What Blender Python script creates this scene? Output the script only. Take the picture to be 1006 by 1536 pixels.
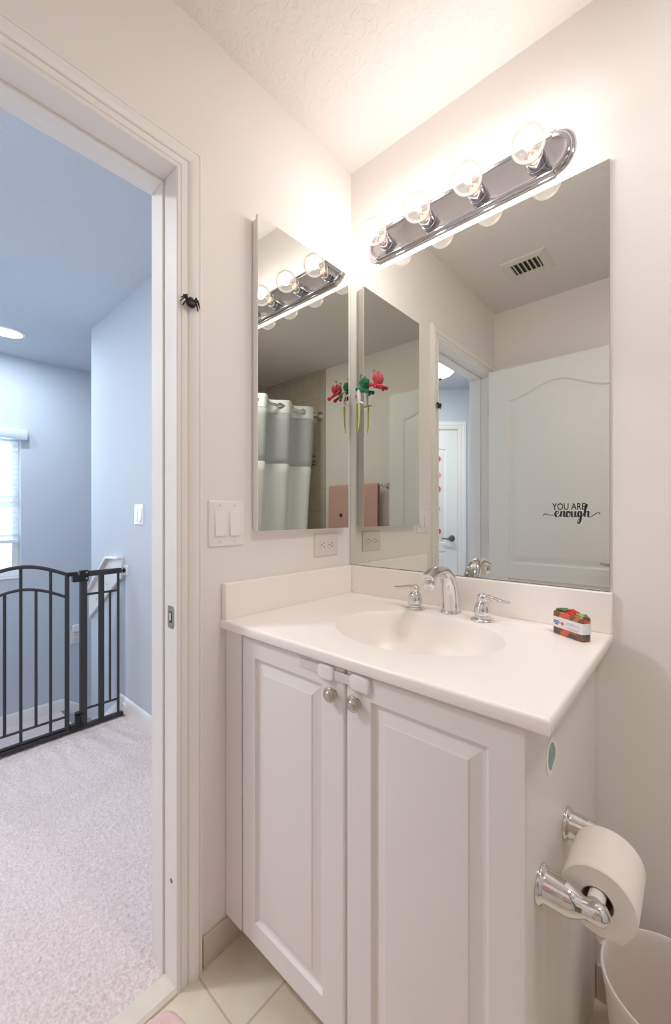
import bpy, bmesh, math, random
from mathutils import Vector, Matrix, noise
random.seed(7)
PI = math.pi
scene = bpy.context.scene
C = scene.collection
for o in list(bpy.data.objects):
    bpy.data.objects.remove(o)

# ---------------------------------------------------------------- camera, world, exposure, lights
# metres; mirror wall is y=0, doorway wall is x=0, floor is z=0
H = 2.44
cam_d = bpy.data.cameras.new('camera')
cam = bpy.data.objects.new('camera', cam_d); C.objects.link(cam)
cam.location = (0.9662, -1.1668, 1.1776)
cam.rotation_euler = (PI/2, 0, math.radians(90-48.4077))
cam_d.sensor_fit = 'VERTICAL'; cam_d.sensor_height = 36; cam_d.sensor_width = 36
cam_d.lens = 611.23*36/1536
cam_d.shift_x = -2.12/1536; cam_d.shift_y = 3.0/1536
cam_d.clip_start = 0.02
scene.camera = cam

scene.view_settings.view_transform = 'Standard'
scene.view_settings.look = 'None'
scene.view_settings.gamma = 1
scene.view_settings.use_curve_mapping = False
scene.view_settings.exposure = 0.27
scene.cycles.max_bounces = 14
scene.cycles.diffuse_bounces = 8
scene.cycles.glossy_bounces = 8
scene.cycles.transparent_max_bounces = 12
scene.cycles.sample_clamp_indirect = 4.0

world = bpy.data.worlds.new('sky'); scene.world = world
world.use_nodes = True
wb = world.node_tree.nodes['Background']
wb.inputs[0].default_value = (0.80, 0.90, 1.0, 1); wb.inputs[1].default_value = 1.9

def light(kind, name, loc, power, color, size=0.05, rot=(0, 0, 0), size_y=None):
    d = bpy.data.lights.new(name, kind); d.energy = power; d.color = color
    if kind == 'AREA':
        d.shape = 'RECTANGLE' if size_y else 'DISK'
        d.size = size
        if size_y: d.size_y = size_y
    else:
        d.shadow_soft_size = size
    o = bpy.data.objects.new(name, d); C.objects.link(o)
    o.location = loc; o.rotation_euler = rot
    return o

BULB_X = (0.169, 0.328, 0.487, 0.646)
BULB_Z = 2.106; BULB_Y = -0.086
BULB_POWER = 0.92
WARM = (1.0, 0.95, 0.91)
for bx_ in BULB_X:
    light('POINT', 'bulb_light', (bx_, BULB_Y, BULB_Z), BULB_POWER, WARM, 0.014)
# unseen ceiling lamp added as bathroom fill, over the toilet corner
light('AREA', 'added_fill_light', (1.43, -0.47, 2.418), 6.9, (1.0, 0.965, 0.935), 0.24)
# daylight through the stair window, and the hall's ceiling lamps
DAY = (0.56, 0.79, 1.0)
light('AREA', 'window_daylight', (-3.35, -0.80, 1.30), 36, DAY, 0.9, (0, -PI/2, 0), 1.2)
for p in ((-2.62, -0.57, 2.425), (-2.62, -1.05, 2.425)):
    light('AREA', 'downlight_glow', p, 6.6, (0.72, 0.86, 1.0), 0.14)
light('AREA', 'downlight_glow', (-0.85, -1.68, 2.425), 17, (0.93, 0.95, 1.0), 0.2)

# ---------------------------------------------------------------- materials
def lin(c):
    def f(v):
        v /= 255.0
        return v/12.92 if v <= 0.04045 else ((v+0.055)/1.055)**2.4
    return (f(c[0]), f(c[1]), f(c[2]), 1)

def mat(name, rgb, rough=0.5, metal=0.0, bump=0.0, bscale=200.0, var=0.0, vscale=8.0, spec=0.5, detail=2.0, **kw):
    m = bpy.data.materials.new(name); m.use_nodes = True
    nt = m.node_tree; b = nt.nodes['Principled BSDF']
    b.inputs['Base Color'].default_value = lin(rgb)
    b.inputs['Roughness'].default_value = rough
    b.inputs['Metallic'].default_value = metal
    b.inputs['Specular IOR Level'].default_value = spec
    for k, v in kw.items():
        b.inputs[k.replace('_', ' ')].default_value = v
    tc = nt.nodes.new('ShaderNodeTexCoord')
    if bump:
        n = nt.nodes.new('ShaderNodeTexNoise'); n.inputs['Scale'].default_value = bscale
        n.inputs['Detail'].default_value = detail
        nt.links.new(tc.outputs['Object'], n.inputs['Vector'])
        bp = nt.nodes.new('ShaderNodeBump'); bp.inputs['Strength'].default_value = bump
        bp.inputs['Distance'].default_value = 0.002
        nt.links.new(n.outputs['Fac'], bp.inputs['Height']); nt.links.new(bp.outputs['Normal'], b.inputs['Normal'])
    if var:
        n = nt.nodes.new('ShaderNodeTexNoise'); n.inputs['Scale'].default_value = vscale
        nt.links.new(tc.outputs['Object'], n.inputs['Vector'])
        r = nt.nodes.new('ShaderNodeValToRGB')
        a = lin(rgb)
        r.color_ramp.elements[0].position = 0.3; r.color_ramp.elements[1].position = 0.7
        r.color_ramp.elements[0].color = (a[0]*(1-var), a[1]*(1-var), a[2]*(1-var), 1)
        r.color_ramp.elements[1].color = (min(1, a[0]*(1+var)), min(1, a[1]*(1+var)), min(1, a[2]*(1+var)), 1)
        nt.links.new(n.outputs['Fac'], r.inputs['Fac']); nt.links.new(r.outputs['Color'], b.inputs['Base Color'])
    return m

def emit(name, rgb, strength):
    m = bpy.data.materials.new(name); m.use_nodes = True
    nt = m.node_tree; nt.nodes.remove(nt.nodes['Principled BSDF'])
    e = nt.nodes.new('ShaderNodeEmission'); e.inputs[0].default_value = lin(rgb); e.inputs[1].default_value = strength
    nt.links.new(e.outputs[0], nt.nodes['Material Output'].inputs[0])
    return m

def thin_glass(name, tint=(255, 255, 255), ior=1.45, glow=0.0, milk=0.0):
    m = bpy.data.materials.new(name); m.use_nodes = True
    nt = m.node_tree; nt.nodes.remove(nt.nodes['Principled BSDF'])
    t = nt.nodes.new('ShaderNodeBsdfTransparent'); t.inputs[0].default_value = lin(tint)
    g = nt.nodes.new('ShaderNodeBsdfGlossy'); g.inputs['Roughness'].default_value = 0.02
    fr = nt.nodes.new('ShaderNodeFresnel'); fr.inputs[0].default_value = ior
    mx = nt.nodes.new('ShaderNodeMixShader')
    nt.links.new(fr.outputs[0], mx.inputs[0]); nt.links.new(t.outputs[0], mx.inputs[1]); nt.links.new(g.outputs[0], mx.inputs[2])
    out = mx
    if glow:
        e = nt.nodes.new('ShaderNodeEmission'); e.inputs[0].default_value = lin((255, 244, 232)); e.inputs[1].default_value = glow
        a = nt.nodes.new('ShaderNodeAddShader')
        nt.links.new(mx.outputs[0], a.inputs[0]); nt.links.new(e.outputs[0], a.inputs[1]); out = a
    nt.links.new(out.outputs[0], nt.nodes['Material Output'].inputs[0])
    return m

def ceiling_mat(name, rgb):
    m = mat(name, rgb, 0.9, spec=0.2)
    nt = m.node_tree; b = nt.nodes['Principled BSDF']
    tc = nt.nodes.new('ShaderNodeTexCoord')
    n = nt.nodes.new('ShaderNodeTexNoise'); n.inputs['Scale'].default_value = 34; n.inputs['Detail'].default_value = 4
    n.inputs['Distortion'].default_value = 0.8
    r = nt.nodes.new('ShaderNodeValToRGB'); r.color_ramp.elements[0].position = 0.48; r.color_ramp.elements[1].position = 0.58
    bp = nt.nodes.new('ShaderNodeBump'); bp.inputs['Strength'].default_value = 0.22; bp.inputs['Distance'].default_value = 0.004
    nt.links.new(tc.outputs['Object'], n.inputs['Vector']); nt.links.new(n.outputs['Fac'], r.inputs['Fac'])
    nt.links.new(r.outputs['Color'], bp.inputs['Height']); nt.links.new(bp.outputs['Normal'], b.inputs['Normal'])
    return m

def tile_mat(name, c1, c2, grout, size, off, axis='xy', rough=0.35, mortar=0.006):
    m = mat(name, c1, rough)
    nt = m.node_tree; b = nt.nodes['Principled BSDF']
    geo = nt.nodes.new('ShaderNodeNewGeometry')
    mp = nt.nodes.new('ShaderNodeMapping')
    if axis == 'xz': mp.inputs['Rotation'].default_value = (-PI/2, 0, 0)
    mp.inputs['Location'].default_value = off
    nt.links.new(geo.outputs['Position'], mp.inputs['Vector'])
    br = nt.nodes.new('ShaderNodeTexBrick')
    br.offset = 0.0; br.squash = 1.0
    br.inputs['Scale'].default_value = 1.0
    br.inputs['Mortar Size'].default_value = mortar/2; br.inputs['Mortar Smooth'].default_value = 0.3
    br.inputs['Brick Width'].default_value = size; br.inputs['Row Height'].default_value = size
    nt.links.new(mp.outputs['Vector'], br.inputs['Vector'])
    n = nt.nodes.new('ShaderNodeTexNoise'); n.inputs['Scale'].default_value = 9; n.inputs['Detail'].default_value = 6
    nt.links.new(geo.outputs['Position'], n.inputs['Vector'])
    r = nt.nodes.new('ShaderNodeValToRGB'); r.color_ramp.elements[0].position = 0.35; r.color_ramp.elements[1].position = 0.65
    r.color_ramp.elements[0].color = lin(c1); r.color_ramp.elements[1].color = lin(c2)
    nt.links.new(n.outputs['Fac'], r.inputs['Fac'])
    nt.links.new(r.outputs['Color'], br.inputs['Color1']); nt.links.new(r.outputs['Color'], br.inputs['Color2'])
    br.inputs['Mortar'].default_value = lin(grout)
    nt.links.new(br.outputs['Color'], b.inputs['Base Color'])
    bp = nt.nodes.new('ShaderNodeBump'); bp.inputs['Strength'].default_value = 0.4; bp.inputs['Distance'].default_value = 0.002; bp.invert = True
    nt.links.new(br.outputs['Fac'], bp.inputs['Height']); nt.links.new(bp.outputs['Normal'], b.inputs['Normal'])
    return m

M = {}
M['wall'] = mat('wall_paint', (238, 233, 229), 0.7, bump=0.08, bscale=260, spec=0.3)
M['hall_wall'] = mat('hall_paint', (204, 209, 216), 0.75, bump=0.06, bscale=260, spec=0.3)
M['ceil'] = ceiling_mat('ceiling_texture', (228, 223, 219))
M['hall_ceil'] = ceiling_mat('hall_ceiling_paint', (200, 205, 212))
M['trim'] = mat('trim_paint', (240, 236, 232), 0.35)
M['door'] = mat('door_paint', (236, 235, 232), 0.4)
M['cab'] = mat('cabinet_thermofoil', (234, 230, 227), 0.38)
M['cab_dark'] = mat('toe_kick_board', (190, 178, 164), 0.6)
M['marble'] = mat('cultured_marble', (250, 244, 239), 0.3, var=0.015, vscale=5)
M['chrome'] = mat('chrome', (226, 226, 228), 0.06, 1.0)
M['nickel'] = mat('brushed_nickel', (198, 191, 181), 0.3, 1.0)
M['dark_nickel'] = mat('dark_nickel', (120, 116, 112), 0.35, 1.0)
M['fixture'] = mat('fixture_chrome', (194, 193, 198), 0.10, 1.0)
M['mirror'] = mat('mirror_silver', (222, 225, 220), 0.012, 1.0)
M['mirror_edge'] = mat('mirror_edge', (130, 142, 134), 0.2, 0.6)
M['plastic'] = mat('white_plastic', (240, 236, 232), 0.3)
M['outlet'] = mat('outlet_plastic', (226, 217, 211), 0.35)
M['slot'] = mat('outlet_slot', (60, 52, 48), 0.6)
M['black'] = mat('black_plastic', (18, 17, 17), 0.45)
M['decal'] = mat('decal_vinyl', (38, 33, 38), 0.6)
M['gate'] = mat('gate_steel', (58, 57, 58), 0.45, 0.2)
M['paper'] = mat('tissue_paper', (244, 238, 230), 0.95, bump=0.15, bscale=500, spec=0.1)
M['core'] = mat('cardboard_core', (150, 122, 98), 0.9)
M['bin'] = mat('bin_plastic', (236, 228, 222), 0.45)
M['carpet'] = mat('carpet_pile', (228, 213, 210), 1.0, var=0.16, vscale=150, spec=0.05)
M['floor'] = tile_mat('floor_tile', (228, 217, 194), (236, 228, 209), (204, 192, 170), 0.3302, (0.1432, 0.2952+0.0, 0))
M['basetile'] = mat('base_tile', (212, 198, 186), 0.35, var=0.05, vscale=12)
M['walltile'] = tile_mat('shower_tile', (182, 172, 158), (192, 183, 170), (170, 160, 146), 0.20, (0.0, 0.0, 0), 'xz', 0.3)
M['stone'] = mat('threshold_marble', (228, 219, 204), 0.3, var=0.03, vscale=30)
M['curtain'] = mat('curtain_white', (238, 238, 236), 0.8, bump=0.1, bscale=700)
M['towel'] = mat('towel_pink', (208, 168, 156), 0.95, bump=0.6, bscale=500)
M['rug'] = mat('rug_pink', (240, 205, 203), 1.0, bump=0.8, bscale=350, var=0.06, vscale=40)
M['bulb'] = thin_glass('bulb_glass', ior=1.22, glow=0.16)
M['filament'] = emit('filament', (255, 214, 170), 60)
M['copper'] = mat('bulb_base', (216, 158, 126), 0.3, 0.8)
M['dome'] = emit('dome_glass', (255, 252, 246), 14)
M['disc'] = emit('downlight_lens', (250, 252, 255), 4.0)
M['bronze'] = mat('bronze', (58, 46, 40), 0.4, 0.7)
M['glass'] = thin_glass('window_glass', ior=1.45)
M['blind'] = mat('blind_vinyl', (236, 238, 240), 0.5)
M['valance'] = mat('valance_vinyl', (208, 214, 221), 0.5)
M['vent'] = mat('vent_white', (222, 218, 208), 0.5)
M['vent_dark'] = mat('duct_dark', (52, 50, 46), 0.8)
M['clear'] = mat('clear_plastic', (222, 216, 210), 0.25)
M['teal'] = mat('sticker_teal', (148, 172, 164), 0.5, var=0.18, vscale=60)
M['sticker'] = mat('sticker_white', (246, 244, 240), 0.5)
M['heart'] = mat('heart_pink', (232, 82, 98), 0.6)
M['heart_pale'] = mat('heart_pale', (244, 150, 160), 0.6)
M['blue_ink'] = mat('label_blue', (70, 104, 168), 0.6)
M['orange_ink'] = mat('label_orange', (228, 112, 70), 0.6)
M['grey_ink'] = mat('label_grey', (178, 168, 170), 0.6)
M['label'] = mat('label_paper', (238, 236, 240), 0.6)
M['s_green'] = mat('soap_green', (84, 128, 84), 0.35)
M['s_red'] = mat('soap_red', (206, 48, 46), 0.35)
M['s_lime'] = mat('soap_lime', (150, 176, 112), 0.4)
M['t_green'] = mat('holder_green', (16, 128, 84), 0.15, Coat_Weight=0.5)
M['t_red'] = mat('holder_red', (214, 40, 66), 0.2, Coat_Weight=0.5)
def jelly(name, rgb, rgb2):
    return mat(name, rgb, 0.12, Transmission_Weight=0.35, Coat_Weight=0.4)
M['j_green'] = jelly('cup_green', (28, 140, 92), 0)
M['j_red'] = jelly('cup_red', (240, 108, 118), 0)
M['lime'] = mat('brush_lime', (206, 222, 120), 0.3)
M['brush_white'] = mat('brush_white', (240, 240, 230), 0.4)

def sheer(name):
    m = bpy.data.materials.new(name); m.use_nodes = True
    nt = m.node_tree; b = nt.nodes['Principled BSDF']
    b.inputs['Base Color'].default_value = lin((212, 213, 214)); b.inputs['Roughness'].default_value = 0.8
    t = nt.nodes.new('ShaderNodeBsdfTransparent'); mx = nt.nodes.new('ShaderNodeMixShader'); mx.inputs[0].default_value = 0.72
    nt.links.new(t.outputs[0], mx.inputs[1]); nt.links.new(b.outputs[0], mx.inputs[2])
    nt.links.new(mx.outputs[0], nt.nodes['Material Output'].inputs[0])
    return m
M['sheer'] = sheer('curtain_sheer')

def soap_mat():
    m = mat('soap_body', (150, 70, 50), 0.25)
    nt = m.node_tree; b = nt.nodes['Principled BSDF']
    geo = nt.nodes.new('ShaderNodeNewGeometry')
    v = nt.nodes.new('ShaderNodeTexVoronoi'); v.inputs['Scale'].default_value = 48
    nt.links.new(geo.outputs['Position'], v.inputs['Vector'])
    r = nt.nodes.new('ShaderNodeValToRGB'); r.color_ramp.interpolation = 'CONSTANT'
    cols = [(0.0, (98, 80, 66)), (0.22, (208, 100, 82)), (0.42, (84, 106, 92)), (0.6, (186, 122, 80)), (0.8, (132, 84, 66))]
    el = r.color_ramp.elements
    el[0].position = 0; el[0].color = lin(cols[0][1]); el[1].position = cols[1][0]; el[1].color = lin(cols[1][1])
    for p, c in cols[2:]:
        e = el.new(p); e.color = lin(c)
    sp = nt.nodes.new('ShaderNodeSeparateColor')
    nt.links.new(v.outputs['Color'], sp.inputs[0]); nt.links.new(sp.outputs[0], r.inputs['Fac']); nt.links.new(r.outputs['Color'], b.inputs['Base Color'])
    return m
M['soap'] = soap_mat()

# ---------------------------------------------------------------- mesh helpers
WLOC = {}
class MB:
    def __init__(s): s.v = []; s.f = []
    def add(s, vs, fs):
        n = len(s.v); s.v += [Vector(p) for p in vs]; s.f += [[i+n for i in f] for f in fs]; return s
    def box(s, a, b):
        x0, y0, z0 = [min(a[i], b[i]) for i in range(3)]; x1, y1, z1 = [max(a[i], b[i]) for i in range(3)]
        return s.add([(x0,y0,z0),(x1,y0,z0),(x1,y1,z0),(x0,y1,z0),(x0,y0,z1),(x1,y0,z1),(x1,y1,z1),(x0,y1,z1)],
                     [(0,3,2,1),(4,5,6,7),(0,1,5,4),(1,2,6,5),(2,3,7,6),(3,0,4,7)])
    def rings(s, rings, cap0=True, cap1=True, closed=True):
        n = len(rings[0]); vs = [p for r in rings for p in r]; fs = []
        for i in range(len(rings)-1):
            for j in range(n if closed else n-1):
                k = (j+1) % n
                fs.append((i*n+j, i*n+k, (i+1)*n+k, (i+1)*n+j))
        if cap0: fs.append(tuple(reversed(range(n))))
        if cap1: fs.append(tuple((len(rings)-1)*n+j for j in range(n)))
        return s.add(vs, fs)
    def prism(s, poly, vec):
        vec = Vector(vec); a = [Vector(p) for p in poly]
        return s.rings([a, [p+vec for p in a]])
    def tube(s, pts, r, n=10, cap=True, squash=None):
        pts = [Vector(p) for p in pts]
        rs = r if isinstance(r, (list, tuple)) else [r]*len(pts)
        t0 = (pts[1]-pts[0]).normalized()
        up = Vector((0,0,1)) if abs(t0.z) < 0.9 else Vector((1,0,0))
        u = t0.cross(up).normalized(); rings = []
        for i, p in enumerate(pts):
            t = (pts[min(i+1, len(pts)-1)]-pts[max(i-1, 0)]).normalized()
            u = (u - t*u.dot(t)).normalized(); w = t.cross(u)
            q = squash[i] if isinstance(squash, (list, tuple)) else (squash or 1.0)
            rings.append([p + u*math.cos(2*PI*k/n)*rs[i] + w*math.sin(2*PI*k/n)*rs[i]*q for k in range(n)])
        return s.rings(rings, cap, cap)
    def lathe(s, prof, org, axis='z', n=24, cap0=True, cap1=True):
        org = Vector(org); rings = []
        ax = {'x': (Vector((1,0,0)), Vector((0,1,0)), Vector((0,0,1))), '-x': (Vector((-1,0,0)), Vector((0,1,0)), Vector((0,0,-1))),
              'y': (Vector((0,1,0)), Vector((0,0,1)), Vector((1,0,0))), '-y': (Vector((0,-1,0)), Vector((0,0,-1)), Vector((1,0,0))),
              'z': (Vector((0,0,1)), Vector((1,0,0)), Vector((0,1,0))), '-z': (Vector((0,0,-1)), Vector((1,0,0)), Vector((0,-1,0)))}[axis]
        for r, h in prof:
            rings.append([org + ax[0]*h + ax[1]*r*math.cos(2*PI*k/n) + ax[2]*r*math.sin(2*PI*k/n) for k in range(n)])
        return s.rings(rings, cap0, cap1)
    def ball(s, c, r, n=16, sc=(1,1,1)):
        c = Vector(c); m = max(4, n//2); rings = []
        for i in range(m+1):
            a = -PI/2 + PI*i/m; rr = max(math.cos(a), 0.001)
            rings.append([c + Vector((rr*math.cos(2*PI*k/n)*r*sc[0], rr*math.sin(2*PI*k/n)*r*sc[1], math.sin(a)*r*sc[2])) for k in range(n)])
        return s.rings(rings, True, True)
    def xf(s, m, start=0):
        for i in range(start, len(s.v)): s.v[i] = m @ s.v[i]
        return s
    def build(s, name, material, parent=None, bevel=0.0, smooth=35, seg=2, origin=None):
        xs = [p.x for p in s.v]; ys = [p.y for p in s.v]; zs = [p.z for p in s.v]
        loc = Vector(((min(xs)+max(xs))/2, (min(ys)+max(ys))/2, min(zs))) if origin is None else Vector(origin)
        me = bpy.data.meshes.new(name)
        me.from_pydata([p-loc for p in s.v], [], s.f); me.update()
        bm = bmesh.new(); bm.from_mesh(me); bmesh.ops.recalc_face_normals(bm, faces=bm.faces); bm.to_mesh(me); bm.free()
        if smooth:
            me.shade_smooth(); me.set_sharp_from_angle(angle=math.radians(smooth))
        mm = M[material] if isinstance(material, str) else material
        me.materials.append(mm)
        o = bpy.data.objects.new(name, me); C.objects.link(o)
        WLOC[o] = loc
        if parent is not None:
            o.parent = parent; o.location = loc - WLOC[parent]
        else:
            o.location = loc
        if bevel:
            b = o.modifiers.new('bevel', 'BEVEL'); b.width = bevel; b.segments = seg; b.limit_method = 'ANGLE'; b.angle_limit = math.radians(40)
            b.harden_normals = False
        return o

def tag(o, label=None, cat=None, group=None, kind=None):
    if label: o['label'] = label
    if cat: o['category'] = cat
    if group: o['group'] = group
    if kind: o['kind'] = kind
    return o
def thing(name, loc, label, cat, group=None, kind=None):
    o = bpy.data.objects.new(name, None); C.objects.link(o); o.location = loc; WLOC[o] = Vector(loc)
    o.empty_display_size = 0.05
    return tag(o, label, cat, group, kind)
def copy_tree(o, parent=None):
    c = o.copy(); C.objects.link(c)
    if parent: c.parent = parent
    for ch in list(o.children): copy_tree(ch, c)
    return c
def struct(o, label, cat): return tag(o, label, cat, None, 'structure')
def boxes(*ab):
    m = MB()
    for a, b in ab: m.box(a, b)
    return m
def rrect(cx, cz, w, h, r, n=5):
    pts = []
    for (sx, sz, a0) in ((1, 1, 0), (-1, 1, PI/2), (-1, -1, PI), (1, -1, 1.5*PI)):
        for k in range(n+1):
            a = a0 + PI/2*k/n
            pts.append((cx+sx*(w/2-r)+r*math.cos(a), cz+sz*(h/2-r)+r*math.sin(a)))
    return pts

# ---------------------------------------------------------------- setting: bathroom shell
DY0, DY1, DZ = -0.680, -1.358, 2.03          # doorway: near jamb, far jamb, head
RY = -1.434                                  # rear wall
RX = 2.32
struct(boxes(((-0.12, DY0+0.012, 0), (0, 0.12, H)), ((-0.12, DY1-0.012, DZ+0.012), (0, DY0+0.012, H)), ((-0.12, RY-0.12, 0), (0, DY1-0.012, H))).build('wall_left', 'wall', smooth=0), 'white painted bathroom wall with the doorway', 'wall')
struct(boxes(((0, 0, 0), (RX, 0.12, H))).build('wall_back', 'wall', smooth=0), 'white painted wall behind the vanity mirror', 'wall')
struct(boxes(((0, RY-0.12, 0), (1.522, RY, H))).build('wall_rear', 'wall', smooth=0), 'white painted wall behind the open door, seen in mirror', 'wall')
struct(boxes(((1.522, RY-0.12, 0), (RX, RY+0.008, H))).build('wall_rear', 'walltile', smooth=0), 'beige tiled shower end wall, seen in mirror', 'wall')
struct(boxes(((RX, RY-0.12, 0), (RX+0.12, 0.12, H))).build('wall_right', 'walltile', smooth=0), 'beige tiled wall along the shower', 'wall')
struct(boxes(((0, RY-0.12, H), (RX+0.12, 0.12, H+0.1))).build('ceiling', 'ceil', smooth=0), 'white textured bathroom ceiling', 'ceiling')
struct(boxes(((0.0, RY-0.12, -0.1), (RX+0.12, 0.12, 0))).build('floor', 'floor', smooth=0), 'beige square tile bathroom floor', 'floor')
# beige tile skirting along the doorway wall and mirror wall
struct(boxes(((0, -0.6075, 0), (0.009, -0.001, 0.078))).build('baseboard_left', 'basetile', bevel=0.002), 'beige tile skirting under the vanity end', 'baseboard')
struct(boxes(((0.7795, -0.009, 0), (1.5, 0, 0.085))).build('baseboard_back', 'basetile', bevel=0.002), 'beige tile skirting behind the bin', 'baseboard')

# door casing: profile swept round the opening (bathroom side and hall side)
PROF = [(0.000, 0.0), (0.000, 0.008), (0.003, 0.0105), (0.008, 0.0105), (0.0095, 0.006), (0.012, 0.006), (0.014, 0.0095), (0.021, 0.0115), (0.026, 0.0115),
        (0.0275, 0.0065), (0.030, 0.0065), (0.032, 0.011), (0.042, 0.0165), (0.051, 0.0185), (0.054, 0.0185), (0.0555, 0.0125), (0.058, 0.0125), (0.060, 0.0155), (0.0645, 0.0155), (0.066, 0.013), (0.066, 0.0)]
def casing(y0, y1, zt, x0, sx, z0=0.0):
    m = MB(); r = 0.006
    paths = []
    for w, d in PROF:
        ww = w + r
        paths.append([(x0+sx*d, y0+ww, z0), (x0+sx*d, y0+ww, zt+ww), (x0+sx*d, y1-ww, zt+ww), (x0+sx*d, y1-ww, z0)])
    rings = [[Vector(p[k]) for p in paths] for k in range(4)]
    return m.rings(rings, True, True, True)
struct(casing(DY0-0.006, DY1+0.006, DZ-0.006, 0.0, 1).build('trim_1', 'trim', smooth=25), 'white moulded door casing on the bathroom side', 'trim')
struct(casing(DY0-0.006, DY1+0.006, DZ-0.006, -0.12, -1).build('trim_2', 'trim', smooth=25), 'white moulded door casing on the hall side', 'trim')
j = boxes(((-0.121, DY0, 0.0), (0.001, DY0+0.0115, DZ+0.0115)), ((-0.121, DY1-0.0115, 0.0), (0.001, DY1, DZ+0.0115)), ((-0.121, DY1, DZ), (0.001, DY0, DZ+0.0115)),
          ((-0.088, DY0-0.005, 0.0), (-0.056, DY0, DZ)), ((-0.088, DY1, 0.0), (-0.056, DY1+0.007, DZ)), ((-0.088, DY1+0.007, DZ-0.007), (-0.056, DY0-0.005, DZ)))
jamb = struct(j.build('trim_3', 'trim', bevel=0.0015), 'white door jamb with stop strip and metal strike plate', 'trim')
# strike plate on the near jamb
m = MB(); pl = [(-0.020+x*1.0, DY0-0.0012, 0.920+z) for x, z in rrect(0, 0, 0.030, 0.056, 0.006)]
m.prism(pl, (0, 0.0012, 0))
lp = [(-0.006, DY0-0.0012, 0.897), (-0.006, DY0-0.0012, 0.943), (0.003, DY0+0.002, 0.936), (0.003, DY0+0.002, 0.904)]
m.prism(lp, (0, 0.0012, 0))
sp = m.build('strike_plate', 'nickel', jamb, smooth=0); sp['label'] = 'brushed metal strike plate'
boxes(((-0.026, DY0-0.0018, 0.906), (-0.014, DY0-0.001, 0.934))).build('latch_hole', 'slot', sp, smooth=0)
boxes(((-0.024, DY0-0.0022, 0.912), (-0.0185, DY0-0.0016, 0.931))).build('latch_tongue', 'plastic', sp, smooth=0)
m = MB(); m.lathe([(0.0055, 0), (0.0055, 0.0008), (0.0035, 0.0012)], (-0.018, DY0-0.0001, 0.262), '-y', 16); m.build('screw_plug', 'core', jamb)
# marble threshold
m = MB(); m.rings([[Vector((x, y, z)) for x, z in ((-0.050, -0.02), (-0.050, 0.006), (-0.046, 0.011), (0.004, 0.012), (0.012, 0.006), (0.013, -0.02))] for y in (DY1, DY0)])
struct(m.build('trim_4', 'stone'), 'cream marble threshold strip between carpet and tile', 'trim')

# ---------------------------------------------------------------- setting: hall shell
HY = -0.20; FX = -3.12; HC = M['hall_wall']
struct(boxes(((-2.13, HY, -1.2), (-0.12, HY+0.12, H))).build('wall_hall_right', HC, smooth=0), 'pale hall wall with handrail and gate fixings', 'wall')
WY0, WY1, WZ0, WZ1 = -0.40, -1.15, 0.675, 1.80
struct(boxes(((FX-0.14, WY0, -1.6), (FX, 1.2, H)), ((FX-0.14, -1.42, -1.6), (FX, WY1, H)), ((FX-0.14, WY1, -1.6), (FX, WY0, WZ0)), ((FX-0.14, WY1, WZ1), (FX, WY0, H))).build('wall_hall_far', HC, smooth=0), 'pale stairwell wall with the window', 'wall')
struct(boxes(((-3.26, 1.1, -1.6), (-2.0, 1.2, H))).build('wall_stair_end', HC, smooth=0), 'pale wall at the end of the lower flight', 'wall')
struct(boxes(((-2.13, HY+0.12, -1.6), (-2.03, 1.2, H))).build('wall_stair_side', HC, smooth=0), 'pale wall beside the lower flight', 'wall')
struct(boxes(((-3.26, -1.42, -1.6), (-1.75, -1.30, H))).build('wall_stair_left', HC, smooth=0), 'pale stairwell wall left of the gate', 'wall')
struct(boxes(((-1.87, -2.1, -0.1), (-1.75, -1.30, H))).build('wall_hall_west', HC, smooth=0), 'pale hall wall left of the bedroom door', 'wall')
struct(boxes(((-0.12, -3.6, -0.1), (0, RY-0.121, H))).build('wall_hall_east', HC, smooth=0), 'pale hall wall beside the bathroom', 'wall')
struct(boxes(((-3.26, -3.7, H), (-0.12, 1.2, H+0.1))).build('ceiling_hall', 'hall_ceil', smooth=0), 'smooth hall ceiling', 'ceiling')
# diagonal wall with a closed door, seen in the mirror
A = Vector((-0.06, -3.47, 0)); U = Vector((-0.748, 0.664, 0)).normalized(); N = Vector((0.664, 0.748, 0)).normalized()
def dg(s, n, z): return A + U*s + N*n + Vector((0, 0, z))
S0 = (Vector((-0.875, -2.762, 0))-A).dot(U); SW = 0.76
N0 = (Vector((-0.875, -2.762, 0))-A).dot(N) + 0.03
def dbox(m, s0, s1, n0, n1, z0, z1):
    k = len(m.v); m.box((s0, n0, z0), (s1, n1, z1))
    for i in range(k, len(m.v)):
        p = m.v[i]; m.v[i] = dg(p.x, p.y, p.z)
    return m
m = MB(); dbox(m, -0.1, S0-0.012, N0-0.12, N0, -0.1, H); dbox(m, S0+SW+0.012, 2.6, N0-0.12, N0, -0.1, H); dbox(m, S0-0.012, S0+SW+0.012, N0-0.12, N0, DZ+0.015, H)
struct(m.build('wall_hall_angled', HC, smooth=0), 'angled hall wall with the bedroom door, seen in mirror', 'wall')
m = MB(); r = 0.006; paths = []
for w, d in PROF:
    ww = w*1.15 + r
    paths.append([dg(S0-ww, N0+d, 0), dg(S0-ww, N0+d, DZ+ww), dg(S0+SW+ww, N0+d, DZ+ww), dg(S0+SW+ww, N0+d, 0)])
m.rings([[p[k] for p in paths] for k in range(4)])
dbox(m, S0-0.012, S0, N0-0.12, N0, 0, DZ+0.012); dbox(m, S0+SW, S0+SW+0.012, N0-0.12, N0, 0, DZ+0.012); dbox(m, S0, S0+SW, N0-0.12, N0, DZ+0.001, DZ+0.013)
struct(m.build('trim_5', 'trim', smooth=25), 'white casing round the bedroom door, seen in mirror', 'trim')

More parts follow.
